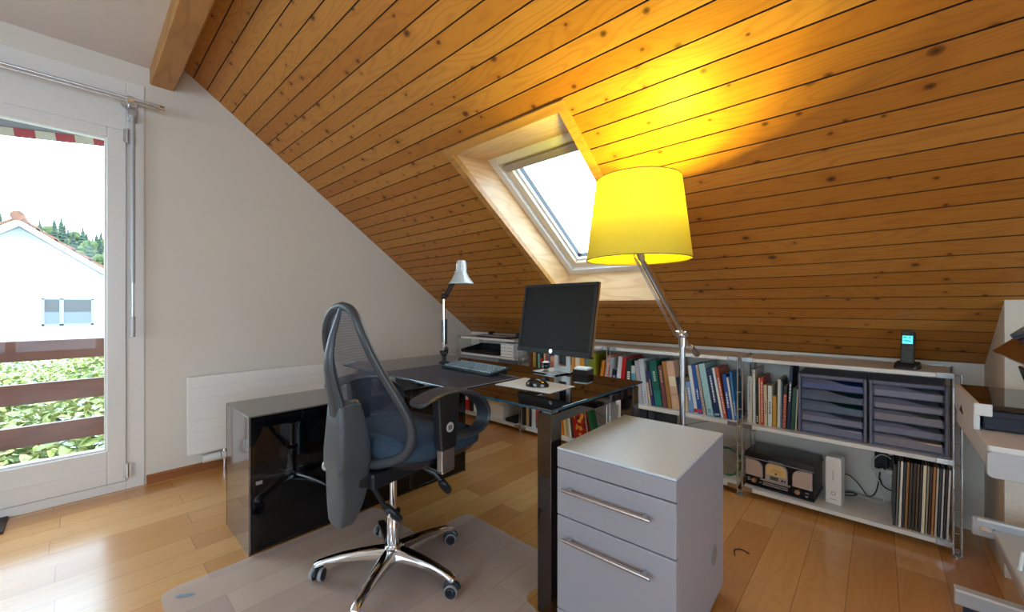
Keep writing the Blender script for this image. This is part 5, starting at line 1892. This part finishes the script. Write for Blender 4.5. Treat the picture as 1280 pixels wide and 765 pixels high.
# ------------------------------------------------------------------ records
GR = 'records in the bottom right corner'
recs = [(.0075, (30, 30, 34), 2.6, .29, 'black record sleeve, leftmost in the row of records'),
        (.006, (120, 112, 100), 3.2, .31, 'grey brown record sleeve, second from the left in the row'),
        (.008, (226, 218, 204), 3.8, .312, 'white record sleeve leaning near the left of the row', ),
        (.006, (28, 36, 48), 3.8, .312, 'navy record sleeve right of the leaning white sleeve'),
        (.008, (150, 104, 56), 3.8, .313, 'ochre brown record sleeve right of the navy sleeve'),
        (.008, (66, 44, 28), 3.8, .312, 'dark brown record sleeve beside the ochre one'),
        (.009, (50, 36, 24), 3.8, .315, 'thick blackish brown double record in the middle of the row'),
        (.007, (92, 66, 34), 3.8, .313, 'olive brown record sleeve right of the blackish brown double record'),
        (.006, (44, 38, 34), 3.8, .312, 'charcoal record sleeve left of the cream sleeve'),
        (.010, (228, 212, 178), 3.8, .313, 'cream record sleeve, the brightest right of the middle'),
        (.006, (150, 138, 118), 3.8, .312, 'greyish tan record sleeve right of the cream sleeve'),
        (.006, (70, 40, 22), 3.8, .312, 'chestnut record sleeve left of the orange brown sleeve'),
        (.008, (168, 110, 58), 3.8, .313, 'orange brown record sleeve in the right half of the row'),
        (.006, (198, 182, 158), 3.8, .312, 'pale tan record sleeve right of the orange brown one'),
        (.006, (54, 58, 64), 3.8, .312, 'slate grey record sleeve, fourth from the right end'),
        (.006, (196, 190, 180), 3.8, .312, 'light grey record sleeve, third from the right end'),
        (.006, (60, 50, 44), 3.8, .312, 'dark umber record sleeve, second from the right end'),
        (.006, (216, 206, 190), 3.8, .312, 'ivory record sleeve, last on the right beside the post')]
xr = PX[0] - .022
x = xr - sum(r[0] + .0022 for r in recs) - .018
x = min(x, ony(1131, 640, 2.63).x)
step = (xr - x - sum(r[0] for r in recs)) / len(recs)
for tck, col, tilt_, h_, lab in recs:
    o = thing('record', lab, 'record', (x, 2.632, ZB + .0006), 0, GR)
    o.rotation_euler = (0, R(tilt_) * .45, 0)
    o.location.z += tck * math.sin(R(tilt_) * .45)
    b = B().box(0, tck, 0, .0, 0, h_) if False else B()
    b.prism([(0, 0), (tck, 0), (tck, .30), (tck - .001, .30), (tck - .001, .001), (.001, .001), (.001, .30), (0, .30)], 0, h_)
    b.out('sleeve', bmat(col), o, smooth=0)
    B().box(.0015, tck - .0015, .003, .298, .004, h_ - .004).out('disc', M_blackmatt, o, smooth=0)
    x += tck + step

# ------------------------------------------------------------------ telephone
tp = thing('telephone', 'black cordless telephone in its charging base on the shelf top', 'telephone', (ony(1134, 450, 2.69).x, 2.69, ZT + .0005), R(-14))
b = B()
rings = []
for y, w, h_ in ((-.045, .030, .010), (-.035, .042, .022), (.0, .044, .030), (.03, .042, .034), (.075, .036, .022), (.09, .026, .016)):
    rings.append([(-w, y, 0), (w, y, 0), (w * .94, y, h_), (-w * .94, y, h_)])
b.loft(rings)
b.out('charging_base', M_black, tp, smooth=0, bev=.003)
Mh = Matrix.Translation((0, .002, .018)) @ Matrix.Rotation(R(-8), 4, 'X')
hs_ = B(Mh).prism(rrect(-.024, .024, 0, .163, .012), -.012, .012, 'y').out('handset', M_black, tp, smooth=0, bev=.004)
B(Mh).box(-.018, .018, -.0135, -.0118, .100, .138).out('display', pm('phone_display', srgb(70, 190, 226), .3, emit=srgb(80, 200, 235), es=.9), hs_, smooth=0)
b = B(Mh)
b.box(-.015, -.003, -.0142, -.0136, .128, .132).box(.004, .013, -.0142, -.0136, .128, .132).box(-.012, .012, -.0142, -.0136, .112, .116)
b.out('display_icon', pm('phone_icon', srgb(16, 40, 60), .4), hs_, smooth=0)
b = B(Mh)
for r in range(4):
    for c in range(3):
        b.box(-.016 + c * .0115, -.016 + c * .0115 + .009, -.0135, -.012, .018 + r * .013, .018 + r * .013 + .009)
b.box(-.016, -.005, -.0135, -.012, .074, .084).box(.005, .016, -.0135, -.012, .074, .084)
b.out('keypad', pm('phone_keys', srgb(52, 52, 56), .35), hs_, smooth=0)
# thin cable on the shelf top
cable('thin grey cable along the back of the shelf top left of the telephone', [(.05, 2.88, .806), (-.05, 2.91, .806), (-.2, 2.925, .806), (-.4, 2.93, .806)], .002, pm('cable_grey', srgb(150, 140, 110), .5))
hk = onz(925, 690, 0)
o = B().tube(smooth_path([(-.02, 0, .004), (-.005, .02, .004), (.02, .015, .004), (.035, .005, .004)], 2), .0022, 6).tube(smooth_path([(-.02, 0, .004), (-.02, -.02, .004), (-.008, -.05, .004)], 2), .0022, 6).out('cable', M_blackmatt, base=None)
o.location = (hk.x, hk.y, 0)
tag(o, 'short bent piece of black cable lying on the floor right of the cabinet', 'cable')
# ================================================================== WORKSTATION AT THE RIGHT EDGE
M_ws = pm('workstation_white', srgb(212, 210, 208), .4, var=.01)
M_wsg = pm('workstation_grey', srgb(178, 178, 180), .4, var=.01)
QX, QY0, QY1, QZ = .218, 1.682, 2.318, .72
wk = thing('computer_desk', 'white compact computer desk at the right edge with pull out shelves', 'desk', (QX, QY1, 0))
ox, oy = QX, QY1
B().prism(rrect(0, .80, QY0 - oy, 0, .008), QZ - .016, QZ).out('top', M_ws, wk, smooth=0, bev=.002)
b = B().prism(rrect(.0, .80, QZ - .088, QZ - .016, .012), QY0 - oy + .004, QY0 - oy + .02, 'y')
b.out('front_apron', M_wsg, wk, smooth=0, bev=.002)
B().box(.004, .022, QY0 - oy + .02, -.004, QZ - .07, QZ - .016).out('side_apron', M_ws, wk, smooth=0, bev=.004)
# mid rail and pull out shelf
m0 = ony(1215, 645, 2.24)
rz1, rz0 = m0.z, m0.z - .068
b = B().box(m0.x - ox, .80, 2.24 - oy, 2.262 - oy, rz0, rz1)
b.out('rear_rail', M_wsg, wk, smooth=0, bev=.006)
B().box(m0.x - ox + .012, .80, 2.234 - oy, 2.24 - oy, rz1 - .010, rz1).out('rail_lip', M_ws, wk, smooth=0, bev=.002)
B().box(m0.x - ox + .02, m0.x - ox + .055, 2.236 - oy, 2.24 - oy, rz0 + .025, rz0 + .04).out('drawer_runner', M_chrome, wk, smooth=0)
sx0 = m0.x + .05
B().box(sx0 - ox, .80, 1.56 - oy, 2.234 - oy, rz1 - .045, rz1 - .030).out('pull_out_shelf', M_ws, wk, smooth=0, bev=.003)
B().box(sx0 - ox + .004, sx0 - ox + .014, 1.60 - oy, 2.234 - oy, rz0 - .01, rz1 - .045).out('shelf_side', M_wsg, wk, smooth=0)
# foot rails
f0 = onz(1193, 737, .095)
b = B().box(f0.x - ox, .80, f0.y - oy, f0.y + .02 - oy, .045, .095)
b.out('foot_rail', M_wsg, wk, smooth=0, bev=.004)
B().box(f0.x - ox, .80, f0.y - .012 - oy, f0.y + .024 - oy, .095, .105).out('rail_cap', M_ws, wk, smooth=0, bev=.003)
B().box(f0.x - ox + .02, .80, f0.y - .004 - oy, f0.y - oy, .012, .045).out('toe_board', pm('toe_blue', srgb(30, 40, 66), .5), wk, smooth=0)
# side frame behind: posts carrying everything
for xx, yy in ((.46, 2.28), (.46, 1.72)):
    B().box(xx - ox, xx + .04 - ox, yy - .02 - oy, yy + .02 - oy, 0, QZ - .016).out('leg', M_wsg, wk, smooth=0, bev=.004)
wp0, wp1, wp2 = ony(1276, 706, 1.95), ony(1272, 729, 1.95), ony(1280, 744, 1.95)
B().tube([ony(1279, 690, 1.95) - Vector((ox, oy, 0)), wp1 + Vector((0, 0, .01)) - Vector((ox, oy, 0)), wp1 - Vector((ox, oy, .004)), wp2 - Vector((ox - .004, oy, .0)), wp2 - Vector((ox - .10, oy, .04))], .005, 8).out('wire_handle', M_white, wk)
# steel support of the top at its far left corner
B().box(.02, .06, -.03, -.012, QZ - .060, QZ - .016).out('corner_bracket', M_alu, wk, smooth=0, bev=.002)

# flat scanner on the desk top
sc = thing('scanner', 'flat scanner with glossy dark lid and white end on the computer desk', 'scanner', (QX + .004, 1.868, QZ + .0005))
SD = .425
B().box(.012, .60, .004, SD, .004, .062).out('body', pm('scanner_navy', srgb(18, 24, 40), .35), sc, smooth=0, bev=.004)
B().box(.006, .60, .0, SD, .064, .080).out('lid', pm('scanner_gloss', srgb(20, 12, 10), .06, spec=.8, var=.02), sc, smooth=0, bev=.003)
b = B()
b.prism([(0, .0), (SD, .0), (SD, .082), (0, .082)], -.008, .006, 'x')
b.box(-.008, .03, -.006, .0, .045, .082)
b.out('end_cap', M_ws, sc, smooth=0, bev=.003)
B().prism([(.20, .006), (.28, .006), (.24, .03)], -.0095, -.008, 'x').out('vent_notch', M_blackmatt, sc, smooth=0)
B().box(.10, .55, -.002, .004, .066, .074).out('paper_edge', pm('mint_strip', srgb(190, 214, 196), .5), sc, smooth=0)
B().box(.03, .58, -.003, .004, .0405, .0445).out('groove', M_black, sc, smooth=0)
for x_, y_ in ((.03, .03), (.03, SD - .03), (.56, .03), (.56, SD - .03)):
    B().cyl((x_, y_, 0), (x_, y_, .006), .012).out('rubber_foot', M_blackmatt, sc)

# glossy brown tilted tray on a black stand
tl_ = thing('slide_tray', 'glossy red brown tray tilted on a black stand above the scanner', 'tray', (.36, 1.98, QZ + .081))
zb_ = QZ + .081
L, T, Bn = Vector((.296, 2.2, .942)), Vector((.350, 2.225, .990)), Vector((.291, 1.746, .942))
u_ = (T - L)
Rr = Bn + u_ * 3.0
T2 = L + u_ * 3.0
org = Vector((.36, 1.98, zb_))
up = (T2 - L).cross(Bn - L)
up = up if up.z > 0 else -up
up.normalize()
b = B()
b.hexa([tuple(p - org - up * .012) for p in (Bn, Rr, T2, L)] + [tuple(p - org) for p in (Bn, Rr, T2, L)])
b.out('tray_board', pm('tray_brown', srgb(86, 30, 16), .12, spec=.7, var=.1), tl_, smooth=0, bev=.002)
b = B()
q0, q1 = L + (Bn - L) * .30 + u_ * 1.0, L + (Bn - L) * .30 + u_ * 1.5
q2, q3 = q1 + (Bn - L) * .6, q0 + (Bn - L) * .6
b.hexa([tuple(p - org + up * .0004) for p in (q0, q1, q2, q3)] + [tuple(p - org + up * .003) for p in (q0, q1, q2, q3)])
b.out('orange_strip', pm('tray_orange', srgb(176, 92, 36), .3), tl_, smooth=0)
b = B()
q = [L + (Bn - L) * .33 + u_ * .15, L + (Bn - L) * .98 + u_ * .15, L + (Bn - L) * .98 + u_ * 1.6, L + (Bn - L) * .33 + u_ * 1.6]
b.hexa([tuple(p - org - up * .032) for p in q] + [tuple(p - org - up * .013) for p in q])
b.out('under_plate', M_wsg, tl_, smooth=0)
b = B()
b.hexa([(-.0, -.02, 0), (.16, -.02, 0), (.16, .10, 0), (-.0, .10, 0), (-.03, -.04, .105), (.14, -.04, .16), (.14, .08, .16), (-.03, .08, .105)])
b.out('stand', M_blkgloss, tl_, smooth=0, bev=.004)
gb = thing('small_case', 'small blue grey case lying on top of the red brown tray', 'case', tuple(T + u_ * .35 + (Bn - L) * .26 + up * .001))
ux = u_.normalized()
gb.rotation_euler = Matrix((ux, up.cross(ux), up)).transposed().to_euler()
B().box(-.02, .06, -.05, .05, .0, .022).out('case', pm('case_blue_grey', srgb(110, 124, 140), .4), gb, smooth=0, bev=.004)
B().box(-.021, .061, -.051, .051, .010, .012).out('lid_seam', M_black, gb, smooth=0)

# rug corner at the left edge
rg_ = onz(0, 688, 0)
o = B().box(-.5, .035, -.45, .0, 0.0005, .012).out('door_mat', pm('mat_dark', srgb(70, 56, 50), .9, var=.2, scale=200), smooth=0, base=None)
o.location = (onz(4, 667, 0).x - .03, onz(4, 667, 0).y, 0)
o.rotation_euler = (0, 0, 0)
tag(o, 'dark door mat corner at the left edge in front of the balcony door', 'door mat')
EXPOSURE = 1.0
# ------------------------------------------------------------------ view
vs_ = SC.view_settings
SC.display_settings.display_device = 'sRGB'
vs_.view_transform = 'Standard'
vs_.look = 'None'
vs_.exposure = EXPOSURE
vs_.gamma = 1
vs_.use_curve_mapping = False
cy = SC.cycles
cy.use_denoising = True
cy.max_bounces = 10
cy.diffuse_bounces = 5
cy.glossy_bounces = 4
cy.transparent_max_bounces = 16
cy.sample_clamp_indirect = 8
cy.caustics_reflective = False
cy.caustics_refractive = False
